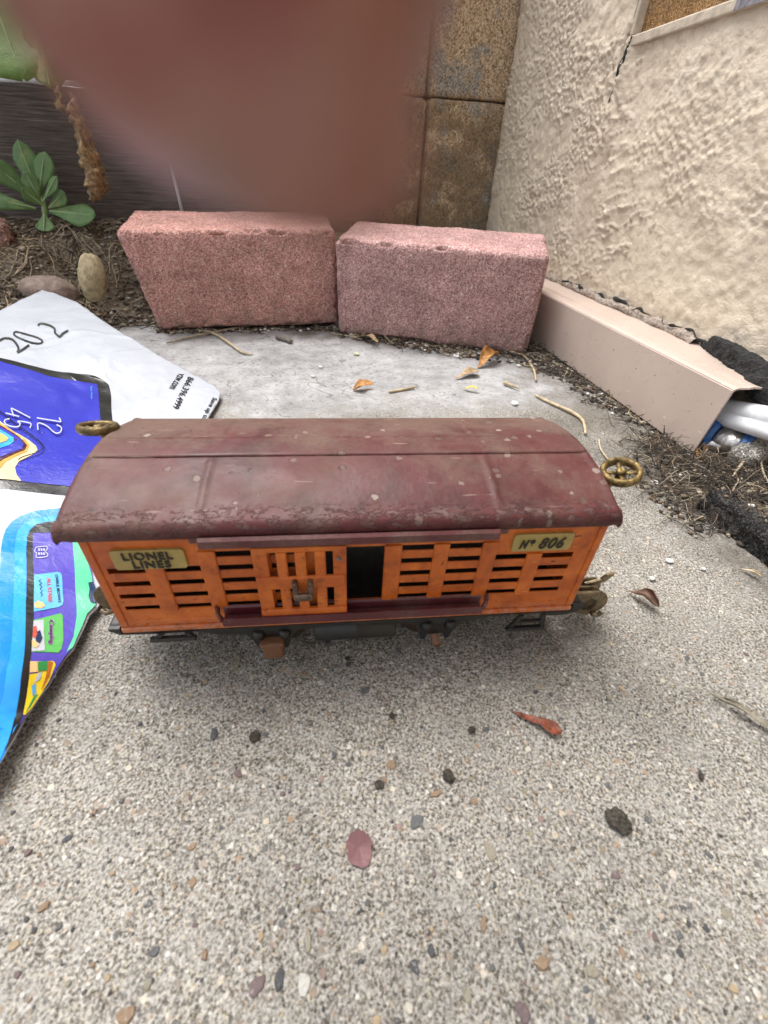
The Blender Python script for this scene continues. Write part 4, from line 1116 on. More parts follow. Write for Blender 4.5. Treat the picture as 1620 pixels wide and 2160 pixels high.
for q in range(3):
    rib_ov('book_icon', za([(570 + q * 34, 545 + q * 0), (580 + q * 34, 582)]), 3, 6, fm['white'], 2)
    rib_ov('book_icon', za([(570 + q * 34, 605), (580 + q * 34, 640)]), 3, 6, fm['white'], 2)

# ------------------------------------------------------------------ plants
def mat_leaf(name, a, b, rough=.5):
    n = NT(name)
    c = n.ramp(n.noise(120, 5, .6), [(.3, a), (.7, b)])
    c = n.mix(n.mapr(n.noise(300, 5, .65), .60, .70, 0, .7), c, tuple(x * .4 for x in a))
    c = n.mix(n.mapr(n.noise(45, 4, .6), .58, .72, 0, .6), c, (.30, .28, .11))
    n.P(Base_Color=c, Roughness=rough, Specular_IOR_Level=.35, Normal=n.bump(n.noise(500, 4), .0006, .7))
    n.b.inputs['Subsurface Weight'].default_value = .08
    n.b.inputs['Subsurface Radius'].default_value = (.002, .003, .001)
    return n.m
M['leaf'] = mat_leaf('rosette_leaf', (.075, .15, .05), (.13, .23, .085))
M['leaf2'] = mat_leaf('broad_leaf', (.06, .12, .018), (.12, .19, .035))
M['leaf3'] = mat_leaf('folded_leaf', (.085, .10, .018), (.15, .15, .04))
M['vein'] = simple('leaf_midrib', (.25, .36, .16), .5, 0, .15, 300)
M['dead'] = simple('withered_leaf', (.22, .145, .075), .85, 0, .75, 260, .0018)
def leaf_geo(base, tip, width, face, fold=.15, curl=0.0, nu=14, nv=7, tipw=.55, seed=0, wav=0.0):
    """blade from base to tip, facing the direction face; widest at tipw of its length"""
    b = np.array(base, float); t = np.array(tip, float); ax = t - b; L = np.linalg.norm(ax); ax /= L
    f = np.array(face, float); f -= ax * (f @ ax); f /= np.linalg.norm(f); s = np.cross(ax, f)
    u = np.linspace(0, 1, nu)[:, None]; v = np.linspace(-1, 1, nv)[None, :]
    pw = np.interp(u, [0, .12, .3, tipw, .8, .93, 1], [.16, .22, .5, 1, .85, .48, .03]) * width / 2
    off = pw * v
    z = -fold * np.abs(off) + curl * L * (u - .0) ** 2 + wav * np.sin(u * 17 + seed) * np.abs(v) * width
    V = b + ax * (u * L)[..., None] + s * off[..., None] + f * (z + 0 * off)[..., None]
    return V.reshape(-1, 3), grid_faces(nu, nv)
VIEW = np.array([.0, -.75, .62])
def leaf_obj(name, base, tip, width, parent, mat, face=None, midrib=True, **k):
    V, F = leaf_geo(base, tip, width, VIEW if face is None else face, **k)
    o = link_mesh(name, mesh_np(name, V, F), mat, None, True)
    V2 = (fbm(V, 60, 3, 7) * .0022)[:, None] * np.array([0, -.7, .7]); o.data.vertices.foreach_set('co', (V + V2).astype(np.float32).ravel())
    md = o.modifiers.new('blade', 'SOLIDIFY'); md.thickness = .0004
    if parent is not None: to(parent, o)
    if midrib:
        nv = k.get('nv', 7); nu = k.get('nu', 14)
        mid = V.reshape(nu, nv, 3)[:, nv // 2] + np.array(VIEW if face is None else face) * .0003
        Vt, Ft = tube_arrays(mid, np.linspace(.0011, .0003, nu), 5)
        r = link_mesh('midrib', mesh_np('midrib', Vt, Ft), M['vein'], None, True); to(o if parent is not None else o, r)
    return o
py_ = .655
A = lambda x, y, d=py_: at_y(np.array(x), np.array(y), d)
rosette = empty('rosette_weed', 'small green rosette weed growing in the soil against the dark boards', 'plant', tuple(A(97, 462)))
for bx_, tx_, w, d0, d1 in (((86, 418), (34, 292), .025, .66, .672), ((84, 408), (92, 318), .0235, .655, .665), ((72, 418), (-22, 338), .024, .66, .65), ((76, 440), (-44, 412), .020, .65, .635), ((105, 446), (198, 452), .028, .65, .63),
                           ((104, 440), (134, 404), .021, .655, .655), ((94, 452), (92, 486), .021, .645, .628), ((93, 424), (117, 370), .013, .65, .645), ((84, 420), (52, 362), .018, .65, .65), ((92, 434), (46, 398), .017, .648, .638)):
    leaf_obj('leaf', A(*bx_, d0), A(*tx_, d1), w, rosette, M['leaf'], curl=-.05, tipw=.66, seed=bx_[0])
bm = bmesh.new(); tube(bm, [A(96, 466, .655), A(95, 448, .655), A(92, 430, .655), A(90, 412, .657)], [.0030, .0032, .0026, .0016], 8); to(rosette, obj_bm('stem', bm, M['vein'], None, True))
broad = empty('broadleaf_plant', 'large hanging green leaves with a withered brown leaf in front of the boards', 'plant', tuple(A(60, 60, .62)))
leaf_obj('leaf', A(-70, -150, .66), A(52, 172, .60), .105, broad, M['leaf2'], face=(.1, -.95, .25), curl=.02, tipw=.62, wav=.03)
leaf_obj('leaf', A(60, -40, .64), A(106, 186, .598), .036, broad, M['leaf3'], face=(.3, -.9, .2), fold=.5, tipw=.72)
bm = bmesh.new(); tube(bm, [A(-60, -260, .68), A(60, -60, .66), A(96, 60, .63), A(108, 150, .612), A(112, 186, .606)], [.004, .0035, .003, .0024, .002], 8); to(broad, obj_bm('stem', bm, M['vein'], None, True))
def withered(name, pts, rad, seed, parent):
    c = catmull(pts, 14); n = len(c); r = np.interp(np.linspace(0, 1, n), np.linspace(0, 1, len(rad)), rad)
    V, F = tube_arrays(c, r, 16, .45)
    nn = fbm(V, 130, 3, seed); V = V + (nn * .0085)[:, None] * np.array([1, .6, .4]) + (fbm(V, 420, 2, seed + 3) * .0034)[:, None] * np.array([.6, -1, .3])
    return to(parent, link_mesh(name, mesh_np(name, V, F), M['dead'], None, False))
withered('withered_leaf', [A(114, 180, .605), A(122, 202, .603), A(130, 226, .603), A(146, 238, .602)], [.002, .0045, .005, .003], 4, broad)
withered('withered_leaf', [A(146, 196, .605), A(160, 230, .603), A(178, 290, .60), A(192, 350, .597), A(206, 392, .595), A(204, 420, .594)], [.001, .0075, .0115, .0155, .0165, .006], 9, broad)

M['wire_and_gap_light'] = simple('coated_wire_and_gap_light', (.66, .68, .72), .35, 0, .1, 100)  # white of the upright rod, also used for light in the board gap
bm = bmesh.new(); tube(bm, [at_y(-160.0, 161.0, .694), at_y(60.0, 169.0, .694), at_y(300.0, 186.0, .694), (.10, .694, .2035)], .0024, 8)  # level white strip drawn in for the bright light in the board gap
props(obj_bm('rod_and_gap_light', bm, M['wire_and_gap_light'], None, True), 'thin white strip standing in for the light through the gap between the dark boards', 'rod')
bm = bmesh.new(); tube(bm, [at_y(384.0, 446.0, .672), at_y(372.0, 394.0, .676), at_y(356.0, 330.0, .682), at_y(330.0, 225.0, .692)], [.0017, .0017, .0015, .0014], 8)
props(obj_bm('rod_and_gap_light', bm, M['wire_and_gap_light'], None, True), 'thin white upright rod rising behind the salmon paver', 'rod')

# ------------------------------------------------------------------ stones
def stone(name, label, c, size, rot, mat, seed, cat='stone', lump=.16, group=None):
    bm = bmesh.new(); bmesh.ops.create_icosphere(bm, subdivisions=4, radius=1)
    V = np.array([list(v.co) for v in bm.verts]); V = V * (1 + lump * fbm(V + seed, 1.3, 3, seed) + (.05 if cat == 'stone' else .34) * fbm(V, 5, 4, seed + 2))[:, None] * np.array(size)
    for v, q in zip(bm.verts, V): v.co = q
    o = obj_bm(name, bm, mat, None, cat == 'stone'); o.location = tuple(c); o.rotation_euler = rot
    return props(o, label, cat, group)
def mat_stone(name, a, b, c3, paste=False):
    n = NT(name); f = n.noise(160, 8, .65)
    c = n.ramp(f, [(.3, a), (.5, b), (.7, c3)])
    if paste:       # cement paste and sand still sticking to the worn stone
        n.co = n.t.nodes.new('ShaderNodeNewGeometry').outputs['Position']
        g = n.ramp(n.sep(n.voro(1250).outputs['Color'])[0], [(0, (.1, .092, .083)), (.4, (.29, .272, .246)), (1, (.6, .585, .55))])
        c = n.mix(n.mapr(n.noise(560, 4, .7), .56, .64, 0, .35), c, g)
    n.P(Base_Color=c, Roughness=.8 if paste else .7, Normal=n.bump(n.noise(500, 6, .65), .0012)); return n.m
M['stone_y'] = mat_stone('ochre_stone', (.16, .125, .07), (.33, .27, .16), (.46, .39, .25))
M['stone_r'] = mat_stone('brown_stone', (.11, .078, .06), (.2, .145, .12), (.3, .235, .2))
stone('cobble', 'upright oblong yellowish stone in the soil beside the salmon paver', gz(186, 582, .050) + np.array([0, .010, -.004]), (.0122, .012, .0235), (-.45, .14, .1), M['stone_y'], 3)
stone('cobble', 'flat brownish rock in the soil behind the corner of the envelope', gz(105, 612, .036), (.026, .018, .013), (.15, .1, -.15), M['stone_r'], 12)
PEB = [mat_stone('pebble_grey', (.045, .048, .05), (.088, .092, .096), (.16, .162, .165), True), mat_stone('pebble_charcoal', (.03, .032, .036), (.055, .057, .062), (.10, .10, .105), True),
       mat_stone('pebble_tan', (.2, .15, .09), (.31, .24, .15), (.42, .35, .24), True), mat_stone('pebble_plum', (.075, .052, .055), (.125, .088, .092), (.2, .155, .158), True),
       mat_stone('pebble_rust', (.13, .09, .06), (.22, .15, .095), (.32, .24, .17), True), mat_stone('pebble_olive', (.13, .115, .08), (.22, .2, .15), (.33, .31, .25), True), mat_stone('pebble_pale', (.3, .29, .27), (.42, .41, .38), (.55, .54, .51), True)]
def pebble_mesh(seed, mat):
    r = np.random.default_rng(seed); bm = bmesh.new()
    k = r.integers(6, 9); th = np.sort(np.linspace(0, 2 * np.pi, k, endpoint=False) + r.uniform(-.35, .35, k))
    for t in th:
        q = r.uniform(.72, 1.1)
        bm.verts.new((q * math.cos(t), q * math.sin(t), -.4)); q *= r.uniform(.72, .95)
        bm.verts.new((q * math.cos(t + .1), q * math.sin(t + .1), r.uniform(.22, .36)))
    bmesh.ops.convex_hull(bm, input=bm.verts)
    bmesh.ops.delete(bm, geom=[v for v in bm.verts if not v.link_faces], context='VERTS')
    bmesh.ops.bevel(bm, geom=list(bm.edges), offset=.07, segments=1, affect='EDGES')
    me = bpy.data.meshes.new('pebble'); bmesh.ops.recalc_face_normals(bm, faces=bm.faces); bm.to_mesh(me); bm.free()
    me.materials.append(mat)
    return me
pm = [[pebble_mesh(20 + 5 * i + j, m) for j in range(5)] for i, m in enumerate(PEB)]
def put_pebble(x, y, sx, sy, rot, mi, rise=.00012):
    o = bpy.data.objects.new('pebble', pm[mi][random.randrange(5)]); COL.objects.link(o); o.parent = pavement
    z = float(ground_h(np.array([[x, y, 0.]]))[0])
    sz = .0016
    o.scale = (sx, sy, sz); o.rotation_euler = (0, 0, rot); o.location = (x, y, z + rise - .34 * sz + .00036)
known = [(452, 1548, .0017, .0028, 1, .1), (497, 1393, .0022, .0042, 5, -.4), (770, 1455, .0026, .0018, 0, .2), (500, 1630, .0022, .0013, 3, -.8), (825, 1612, .0021, .0020, 4, .3), (880, 1733, .0026, .0021, 0, .4), (1035, 1795, .0019, .0030, 5, .1), (1300, 1845, .0019, .0014, 3, 0),
         (560, 1548, .0014, .0009, 0, 0), (705, 1592, .0009, .0016, 0, .3), (918, 1675, .0024, .0011, 4, .1), (1000, 1690, .0015, .0012, 4, 0), (595, 1675, .0011, .0010, 3, 0), (405, 1785, .0017, .0013, 4, .4), (325, 2005, .0016, .0013, 0, .1), (265, 2140, .0022, .0019, 4, 0), (540, 2085, .0028, .0020, 3, .7), (590, 2065, .0013, .0027, 1, 0),
         (650, 1985, .0008, .0030, 5, 0), (430, 2015, .0009, .0015, 4, .5), (310, 2075, .0011, .0017, 5, 0), (1100, 1993, .0007, .0022, 1, .1), (1020, 1950, .0008, .0024, 4, -.4), (1145, 2030, .0022, .0018, 4, 0), (1250, 2050, .0022, .0017, 5, 0), (1410, 2065, .0015, .0013, 6, 0), (875, 2040, .0013, .0020, 1, .2), (910, 2005, .0013, .0014, 1, .5), (1105, 2135, .0017, .0024, 3, .3),
         (640, 2075, .0020, .0022, 6, 0), (705, 1915, .0011, .0012, 6, 0), (1435, 2010, .0009, .0012, 1, .4), (985, 2100, .0011, .0019, 5, .2), (735, 1400, .0014, .0012, 1, .2), (840, 1372, .0015, .0020, 0, .5), (640, 1420, .0018, .0011, 4, 0), (1130, 1460, .0014, .0009, 1, .2), (1162, 1465, .0011, .0013, 0, 0), (1135, 1390, .0013, .0012, 2, 0), (1420, 1765, .0014, .0012, 6, 0), (940, 1310, .0014, .0008, 2, 0)]
occ = []
for px, py, sx_, sy_, mi, rt in known:
    g = gz(px, py); put_pebble(g[0], g[1], sx_, sy_, rt, mi); occ.append((g[0], g[1], max(sx_, sy_)))
tries = 0
while len(occ) < 240 and tries < 20000:
    tries += 1
    px, py = random.uniform(-10, 1630), random.uniform(1330, 2160)
    g = gz(px, py); x, y = g[0], g[1]
    if y > .25: continue
    s = random.choice((.0006, .0007, .0008, .0009, .0011, .0014)) * random.uniform(.8, 1.25)
    if any((x - a) ** 2 + (y - b) ** 2 < (s + c + .0007) ** 2 for a, b, c in occ): continue
    occ.append((x, y, s)); put_pebble(x, y, s, s * random.uniform(.55, 1.1), random.uniform(0, 3.1), random.choices(range(7), (4, 4, 3, 2.5, 2, 2.5, 2))[0], .0001)

# a maroon paint chip and dark crumbs on the concrete
def flat_chip(name, label, cat, px, py, r, mat, seed, th=.0005, asp=1.0, rot=0.0, z=.0002, jag=.22, group=None):
    g = gz(px, py); n = 90; th_ = np.linspace(0, 2 * np.pi, n, endpoint=False)
    ring = np.stack([np.cos(th_), np.sin(th_), 0 * th_], 1)
    rr = r * (1 + jag * .45 * fbm(ring + seed, 1.2, 2, seed) + jag * .20 * fbm(ring + seed, 9, 3, seed + 1))
    bm = bmesh.new(); prism(bm, [(a * math.cos(t), a * math.sin(t) * asp) for a, t in zip(rr, th_)], 'z', 0, th)
    bmesh.ops.bevel(bm, geom=list(bm.edges), offset=th * .3, segments=1, affect='EDGES')
    o = obj_bm(name, bm, mat); o.location = (g[0], g[1], z); o.rotation_euler = (0, 0, rot)
    return props(o, label, cat, group)
M['chip'] = mat_paint('plum_paint_flake', (.105, .040, .046), (.3, .28, .26), .66, 420, .75, dust=.5, dustcol=(.3, .2, .2))
flat_chip('paint_flake', 'plum coloured paint flake on the concrete in front of the boxcar', 'paint flake', 757, 1786, .0036, M['chip'], 4, .00022, 1.15, .2, jag=.9)
M['crumb'] = simple('black_crumb', (.042, .036, .028), .95, 0, .8, 900, .001)
stone('soil_crumb', 'largest black soil crumb, on the concrete below the red leaf', gz(1303, 1735) + np.array([0, 0, .0008]), (.0034, .0030, .0016), (0, 0, -.5), M['crumb'], 31, 'crumb', .4)
for i, (px, py, r, lb) in enumerate(((537, 1555, .0019, 'dark oval crumb beside a grey pebble, left of the paint flake'), (946, 1638, .0020, 'dark oval crumb on the concrete above the paint flake'), (995, 1540, .0013, 'small dark crumb between the boxcar and the red leaf'), (733, 1390, .0010, 'tiny dark crumb just in front of the black air tank'),
                                     (826, 1510, .0010, 'tiny dark crumb on the concrete below the boxcar middle'), (800, 1655, .0014, 'dark crumb beside a tan pebble above the paint flake'), (1478, 1638, .0010, 'dark crumb on the concrete below the grey husk'))):
    stone('soil_crumb', lb, gz(px, py) + np.array([0, 0, .0004]), (r * .85, r, r * .5), (0, 0, -.5 + i), M['crumb'], 40 + i, 'crumb', .35, 'dark crumbs on the concrete')

# ------------------------------------------------------------------ fallen leaves, husks and twigs that stand out
M['redleaf'] = simple('red_brown_leaf', (.17, .045, .022), .5, 0, .8, 420, .0006)
M['brownleaf'] = simple('brown_leaf', (.13, .072, .045), .7, 0, .55, 260, .0006)
M['orangeleaf'] = simple('orange_leaf', (.36, .17, .045), .65, 0, .6, 260, .0006)
M['tanleaf'] = simple('tan_leaf', (.36, .25, .14), .75, 0, .45, 260, .0006)
M['straw'] = simple('straw', (.42, .34, .22), .75, 0, .35, 260)
M['greytwig'] = simple('grey_twig', (.15, .13, .11), .85, 0, .45, 420, .0006)
M['darkfib'] = simple('dark_fibre', (.045, .036, .028), .9, 0, .5, 300)
M['brownfib'] = simple('brown_fibre', (.12, .085, .055), .9, 0, .5, 300)
M['palefib'] = simple('pale_fibre', (.30, .255, .19), .85, 0, .4, 300)
M['white'] = simple('white_chip', (.66, .64, .61), .6, 0, .15, 300)
M['husk'] = mat_stone('grey_husk', (.12, .105, .075), (.24, .215, .16), (.38, .35, .28))
def fallen(name, label, cat, a, b, width, mat, lift=.002, curl=.3, fold=.8, seed=0, twist=0.0, cup=1.0, group=None):
    """curled dry leaf lying from pixel a to pixel b"""
    A0, B0 = gz(*a), gz(*b); nu, nv = 18, 9
    u = np.linspace(0, 1, nu)[:, None]; v = np.linspace(-1, 1, nv)[None, :]
    ax = B0 - A0; L = np.linalg.norm(ax); ax /= L; s = np.array([-ax[1], ax[0], 0])
    pw = np.interp(u, [0, .1, .35, .65, .88, 1], [.06, .3, .85, 1, .7, .12]) * width / 2
    ang = v * fold * (1 + .6 * np.sin(u * 4 + seed)) + twist * (u - .3)
    X = pw * np.sin(ang) / max(.3, fold); Z = cup * pw * (1 - np.cos(ang)) / max(.3, fold) + lift * np.sin(u * np.pi) ** 2 * curl + lift * curl * u ** 2
    V = A0 + ax * (u * L + 0 * v)[..., None] + s * X[..., None]
    V[..., 2] = Z + .0004
    V = V.reshape(-1, 3); V += (fbm(V, 260, 3, seed) * .0006)[:, None] * np.array([.5, .5, 1]); V[:, 2] = np.maximum(V[:, 2], .0001)
    o = link_mesh(name, mesh_np(name, V, grid_faces(nu, nv)), mat, None, True)
    md = o.modifiers.new('blade', 'SOLIDIFY'); md.thickness = .00025; md.offset = 1
    return props(o, label, cat, group)
fallen('dry_leaf', 'red brown pointed leaf piece on the concrete below the boxcar', 'leaf', (1082, 1504), (1182, 1550), .0066, M['redleaf'], .0024, .6, .75, 3)
fallen('dry_leaf', 'curled dark brown leaf on the concrete beside the rear coupler', 'leaf', (1322, 1246), (1384, 1290), .0068, M['brownleaf'], .004, .7, 1.5, 5, 1.2)
fallen('dry_leaf', 'crumpled orange leaf on the pale cement behind the boxcar roof', 'leaf', (744, 824), (788, 820), .016, M['orangeleaf'], .005, .6, 1.0, 8, 1.0)
fallen('dry_leaf', 'tan leaf lying flat before the mauve paver', 'leaf', (958, 800), (1006, 788), .012, M['tanleaf'], .004, .5, .7, 10)
fallen('dry_leaf', 'rusty leaf scrap leaning by the foot of the mauve paver', 'leaf', (1006, 778), (1048, 758), .013, M['orangeleaf'], .008, .8, .9, 12, .5)
fallen('dry_leaf', 'brown leaf scrap at the gap between the two pavers', 'leaf', (760, 712), (796, 734), .011, M['tanleaf'], .007, .8, .5, 14, .4)
fallen('dry_leaf', 'yellow leaf fragment on the cement near the mauve paver', 'leaf', (978, 822), (1008, 826), .008, simple('yellow_leaf', (.5, .40, .09), .6, 0, .4, 260), .004, .6, 1.0, 15)
fallen('dry_leaf', 'rust coloured leaf standing in dark fibres under the beige cover corner', 'leaf', (1466, 985), (1474, 960), .0055, M['orangeleaf'], .006, .6, .7, 18)
fallen('husk', 'grey pointed seed husk lying at the right edge of the concrete', 'husk', (1490, 1462), (1640, 1556), .0062, M['husk'], .0032, .5, 2.2, 21, 0, 1.3)
fallen('husk', 'pale curled straw piece near the black slab edge', 'husk', (1558, 1198), (1602, 1222), .0035, M['straw'], .002, .5, 1.6, 23)
def twig(name, label, cat, pts, rad, mat, z=.0012, group=None, lift=None):
    P3 = [gz(a, b) + np.array([0, 0, z if lift is None else lift[i]]) for i, (a, b) in enumerate(pts)]
    bm = bmesh.new(); c = catmull(P3, 6); tube(bm, c, np.interp(np.linspace(0, 1, len(c)), np.linspace(0, 1, len(rad)), rad), 7)
    return props(obj_bm(name, bm, mat, None, True), label, cat, group)
twig('twig', 'short dark stick on the cement before the salmon paver', 'twig', [(583, 716), (600, 720), (615, 726)], [.0022, .0028, .0022], M['greytwig'], .0026)
twig('straw_stalk', 'bent pale straw stalk from under the salmon paver onto the cement', 'straw', [(420, 700), (452, 706), (484, 726), (512, 746), (534, 750)], [.0009, .0014, .0014, .0011, .0005], M['straw'])
twig('straw_stalk', 'long straw running along the foot of the salmon paver', 'straw', [(352, 726), (400, 714), (448, 704), (500, 694), (556, 684)], [.0008, .0013, .0012, .0010, .0006], M['palefib'])
twig('root_strand', 'long pale root strand curving from the mauve paver along the beige cover', 'root', [(1075, 744), (1105, 754), (1124, 780), (1130, 806)], [.0013, .0013, .0011, .0008], M['straw'], group='pale root strands')
twig('root_strand', 'pale root strand bending toward the boxcar roof corner', 'root', [(1128, 836), (1160, 852), (1205, 872), (1228, 890), (1234, 918)], [.0008, .0014, .0014, .0012, .0009], M['straw'], group='pale root strands')
twig('root_strand', 'thin pale root strand hidden behind the gilt brake wheel', 'root', [(1262, 930), (1266, 950), (1278, 968), (1290, 980)], [.0006, .0006, .0006, .0005], M['straw'], group='pale root strands')
twig('root_strand', 'thin root hanging over the black slab edge at the right', 'root', [(1575, 1012), (1580, 1048), (1600, 1078), (1626, 1090)], [.0005, .0006, .0005, .0004], M['palefib'], .016, group='pale root strands')
twig('twig', 'forked grey twig on the soil before the mortar lump', 'twig', [(1520, 1045), (1546, 1012), (1580, 996), (1622, 990)], [.0006, .0010, .0009, .0006], M['palefib'], .014)
twig('twig', 'cut pale stem lying on the soil at the right edge', 'twig', [(1590, 1008), (1606, 1020), (1640, 1046)], [.0011, .0011, .0010], M['palefib'], .016)
twig('twig', 'slim pale twig on the cement beside the crumpled orange leaf', 'twig', [(820, 830), (846, 826), (874, 820)], [.0010, .0013, .0010], M['straw'], .0014)
twig('twig', 'small yellow stalk with a dark tip on the cement near the cover', 'twig', [(1062, 810), (1078, 816), (1094, 822)], [.0016, .0015, .0007], M['straw'], .0014)
for i, (px, py, r, lb) in enumerate(((1411, 1184, .0018, 'square white chip on the concrete right of the curled brown leaf'), (1482, 1201, .0011, 'small round white chip nearest the black slab edge'), (1374, 1221, .0013, 'thin white chip just above the curled brown leaf'), (1381, 1019, .0028, 'large white chip beside the gilt brake wheel'),
                                     (1085, 852, .0036, 'white flake on the cement between cover and boxcar'), (962, 752, .0040, 'white flake in the debris at the foot of the mauve paver'), (752, 748, .0032, 'pale green bud scrap on the cement before the paver gap'), (676, 776, .0022, 'small white flake on the cement behind the roof middle'), (660, 796, .0018, 'tiny white flake behind the roof middle'))):
    flat_chip('white_chip', lb, 'chip', px, py, r, M['white'] if i != 6 else simple('pale_green_scrap', (.5, .55, .36), .7), 60 + i, .0006 if i < 4 else .0012, .7, .3 * i, .0002, .5, 'white chips on the pavement')

# ------------------------------------------------------------------ loose debris nobody could count
def bedz(x, y):
    x = np.asarray(x, float); y = np.asarray(y, float)
    z = bed_h(x, y)
    return np.where((x > -.13) & (y < .575), 0, np.maximum(z, 0))
def moundz(x, y):
    base = np.where((x > .2285) & (x < .305) & (y < .17), .0135, 0)
    return base
rng = np.random.default_rng(11)
def strands(name, pts, zf, mats, lmin, lmax, rmin, rmax, seed, weights=None, lift=.004, nseg=5, curl=2.0):
    Vs = [[] for _ in mats]; Fs = [[] for _ in mats]; cnt = [0] * len(mats)
    r = np.random.default_rng(seed)
    for x, y in pts:
        k = r.choice(len(mats), p=weights); L = r.uniform(lmin, lmax); a = r.uniform(0, 2 * np.pi); da = r.normal(0, curl) / nseg
        P = [(x, y)]
        for _ in range(nseg):
            a += da + r.normal(0, .25); P.append((P[-1][0] + math.cos(a) * L / nseg, P[-1][1] + math.sin(a) * L / nseg))
        P = np.array(P); z = zf(P[:, 0], P[:, 1]); z = z + r.uniform(.0002, .0012) + lift * r.uniform(0, 1) ** 2 * np.sin(np.linspace(0, np.pi, nseg + 1) * r.uniform(.5, 1.2)) ** 2
        V, F = tube_arrays(np.concatenate([P, z[:, None]], 1), np.linspace(1, .5, nseg + 1) * r.uniform(rmin, rmax), 4)
        Vs[k].append(V); Fs[k].append(np.array(F) + cnt[k]); cnt[k] += len(V)
    V = []; F = []; mi = []; off = 0
    for k in range(len(mats)):
        if not Vs[k]: continue
        v = np.concatenate(Vs[k]); f = np.concatenate(Fs[k]) + off; off += len(v); V.append(v); F.append(f); mi.append(np.full(len(f), k))
    me = mesh_np(name, np.concatenate(V), np.concatenate(F))
    for m in mats: me.materials.append(m)
    me.polygons.foreach_set('material_index', np.concatenate(mi).astype(np.int32))
    return props(link_mesh(name, me), kind='stuff')
def crumbs(name, pts, zf, mats, smin, smax, seed, weights=None, flat=.6):
    r = np.random.default_rng(seed)
    bm = bmesh.new(); bmesh.ops.create_icosphere(bm, subdivisions=1, radius=1)
    B = np.array([list(v.co) for v in bm.verts]); T = np.array([[v.index for v in f.verts] for f in bm.faces]); bm.free()
    n = len(pts); pts = np.asarray(pts)
    s = smin + (smax - smin) * r.uniform(0, 1, n) ** 3
    V = B[None] * (1 + .45 * (r.uniform(-1, 1, (n, len(B), 1))))
    V = V * (s[:, None] * np.stack([np.ones(n), r.uniform(.5, 1, n), flat * r.uniform(.4, 1, n)], 1))[:, None, :]
    a = r.uniform(0, 6.28, n); c, q = np.cos(a)[:, None], np.sin(a)[:, None]
    V = np.stack([V[..., 0] * c - V[..., 1] * q, V[..., 0] * q + V[..., 1] * c, V[..., 2]], -1)
    z = zf(pts[:, 0], pts[:, 1]) + s * .25
    V = V + np.concatenate([pts, z[:, None]], 1)[:, None, :]
    F = T[None] + (np.arange(n) * len(B))[:, None, None]
    me = mesh_np(name, V.reshape(-1, 3), F.reshape(-1, 3))
    for m in mats: me.materials.append(m)
    me.polygons.foreach_set('material_index', np.repeat(r.choice(len(mats), n, p=weights), len(T)).astype(np.int32))
    return props(link_mesh(name, me), kind='stuff')
def scatter(n, x0, x1, y0, y1, keep, seed):
    r = np.random.default_rng(seed); out = []
    while len(out) < n:
        q = r.uniform((x0, y0), (x1, y1), (4 * n, 2)); k = keep(q[:, 0], q[:, 1]); out += list(q[(r.uniform(0, 1, len(q)) < k)])
    return np.array(out[:n])
P2 = lambda x, y: np.stack([x, y, 0 * x], -1)
mats_d = [M['darkfib'], M['brownfib'], M['palefib'], M['straw']]
on_bed = lambda x, y: ((x < -.145) & (y > .47) & (bed_h(x, y) > -.002)) * 1.0
strands('dry_grass', scatter(900, -.42, -.13, .46, .70, on_bed, 1), bedz, mats_d, .012, .05, .0003, .0009, 2, [.22, .33, .3, .15], .007)
crumbs('soil_litter', scatter(4200, -.42, -.12, .46, .70, on_bed, 3), bedz, [M['darkfib'], M['brownfib'], M['palefib'], PEB[6], PEB[2]], .0007, .0042, 4, [.24, .30, .26, .08, .12])
def by_brick(x, y):      # band along the foot of the pavers
    line = np.where(x < .046, .520 + (x + .144) * .06, .516 - (x - .046) * .41)
    d = line - y
    w = .010 + .042 * np.clip((x + .02) / .2, 0, 1)
    return np.clip(1 - d / w, 0, 1) * (d > -.006) * (x > -.15) * (.35 + sstep(-.1, .2, fbm(P2(x, y), 30, 3, 61)))
crumbs('soil_crumbs', scatter(3200, -.15, .26, .36, .54, by_brick, 5), lambda x, y: 0 * x, [M['darkfib'], M['brownfib'], M['palefib'], M['white']], .0005, .0032, 6, [.40, .28, .22, .10])
strands('root_fibres', scatter(230, -.15, .26, .36, .54, by_brick, 7), lambda x, y: 0 * x, mats_d, .008, .03, .0003, .0008, 8, [.4, .3, .2, .1], .004)
def by_cover(x, y):
    edge = .241 - .018 * fbm(P2(x, y), 25, 3, 62) * 2 - .035 * sstep(.26, .20, y) * sstep(.10, .17, y) - .012 * sstep(.30, .42, y)
    k = sstep(edge - .012, edge + .016, x) * (x < .2632 + .04 * (y < .226)) * (y > .13) * (y < .50)
    return k * (.25 + sstep(-.25, .25, fbm(P2(x, y), 40, 3, 63)))
mz = lambda x, y: np.where(y < .166, np.where(x > .2285, .0118 + .004 * sstep(.226, .26, x), 0), (.0118 + .004 * sstep(.226, .26, x)) * sstep(.200, .244, x)) * (1 - sstep(.13, .25, y))
crumbs('soil_debris', scatter(4200, .17, .305, .12, .50, by_cover, 9), mz, [M['darkfib'], M['brownfib'], M['palefib'], M['white']], .0004, .0026, 10, [.56, .27, .14, .03])
strands('dark_root_mat', scatter(1000, .18, .30, .14, .48, by_cover, 12), mz, mats_d, .006, .026, .00018, .00048, 13, [.6, .24, .12, .04], .006)
fringe = lambda x, y: ((x > .2) & (x < .268 + .035 * (y < .226))) * np.exp(-((y - .205) / .035) ** 2) * sstep(.205, .235, x)
strands('root_tangle', scatter(520, .20, .305, .14, .30, fringe, 14), mz, mats_d, .008, .034, .00015, .0004, 15, [.68, .2, .1, .02], .012, 6, 4.0)
sl = lambda x, y: ((x > .2285) & (y < .19)) * 1.0
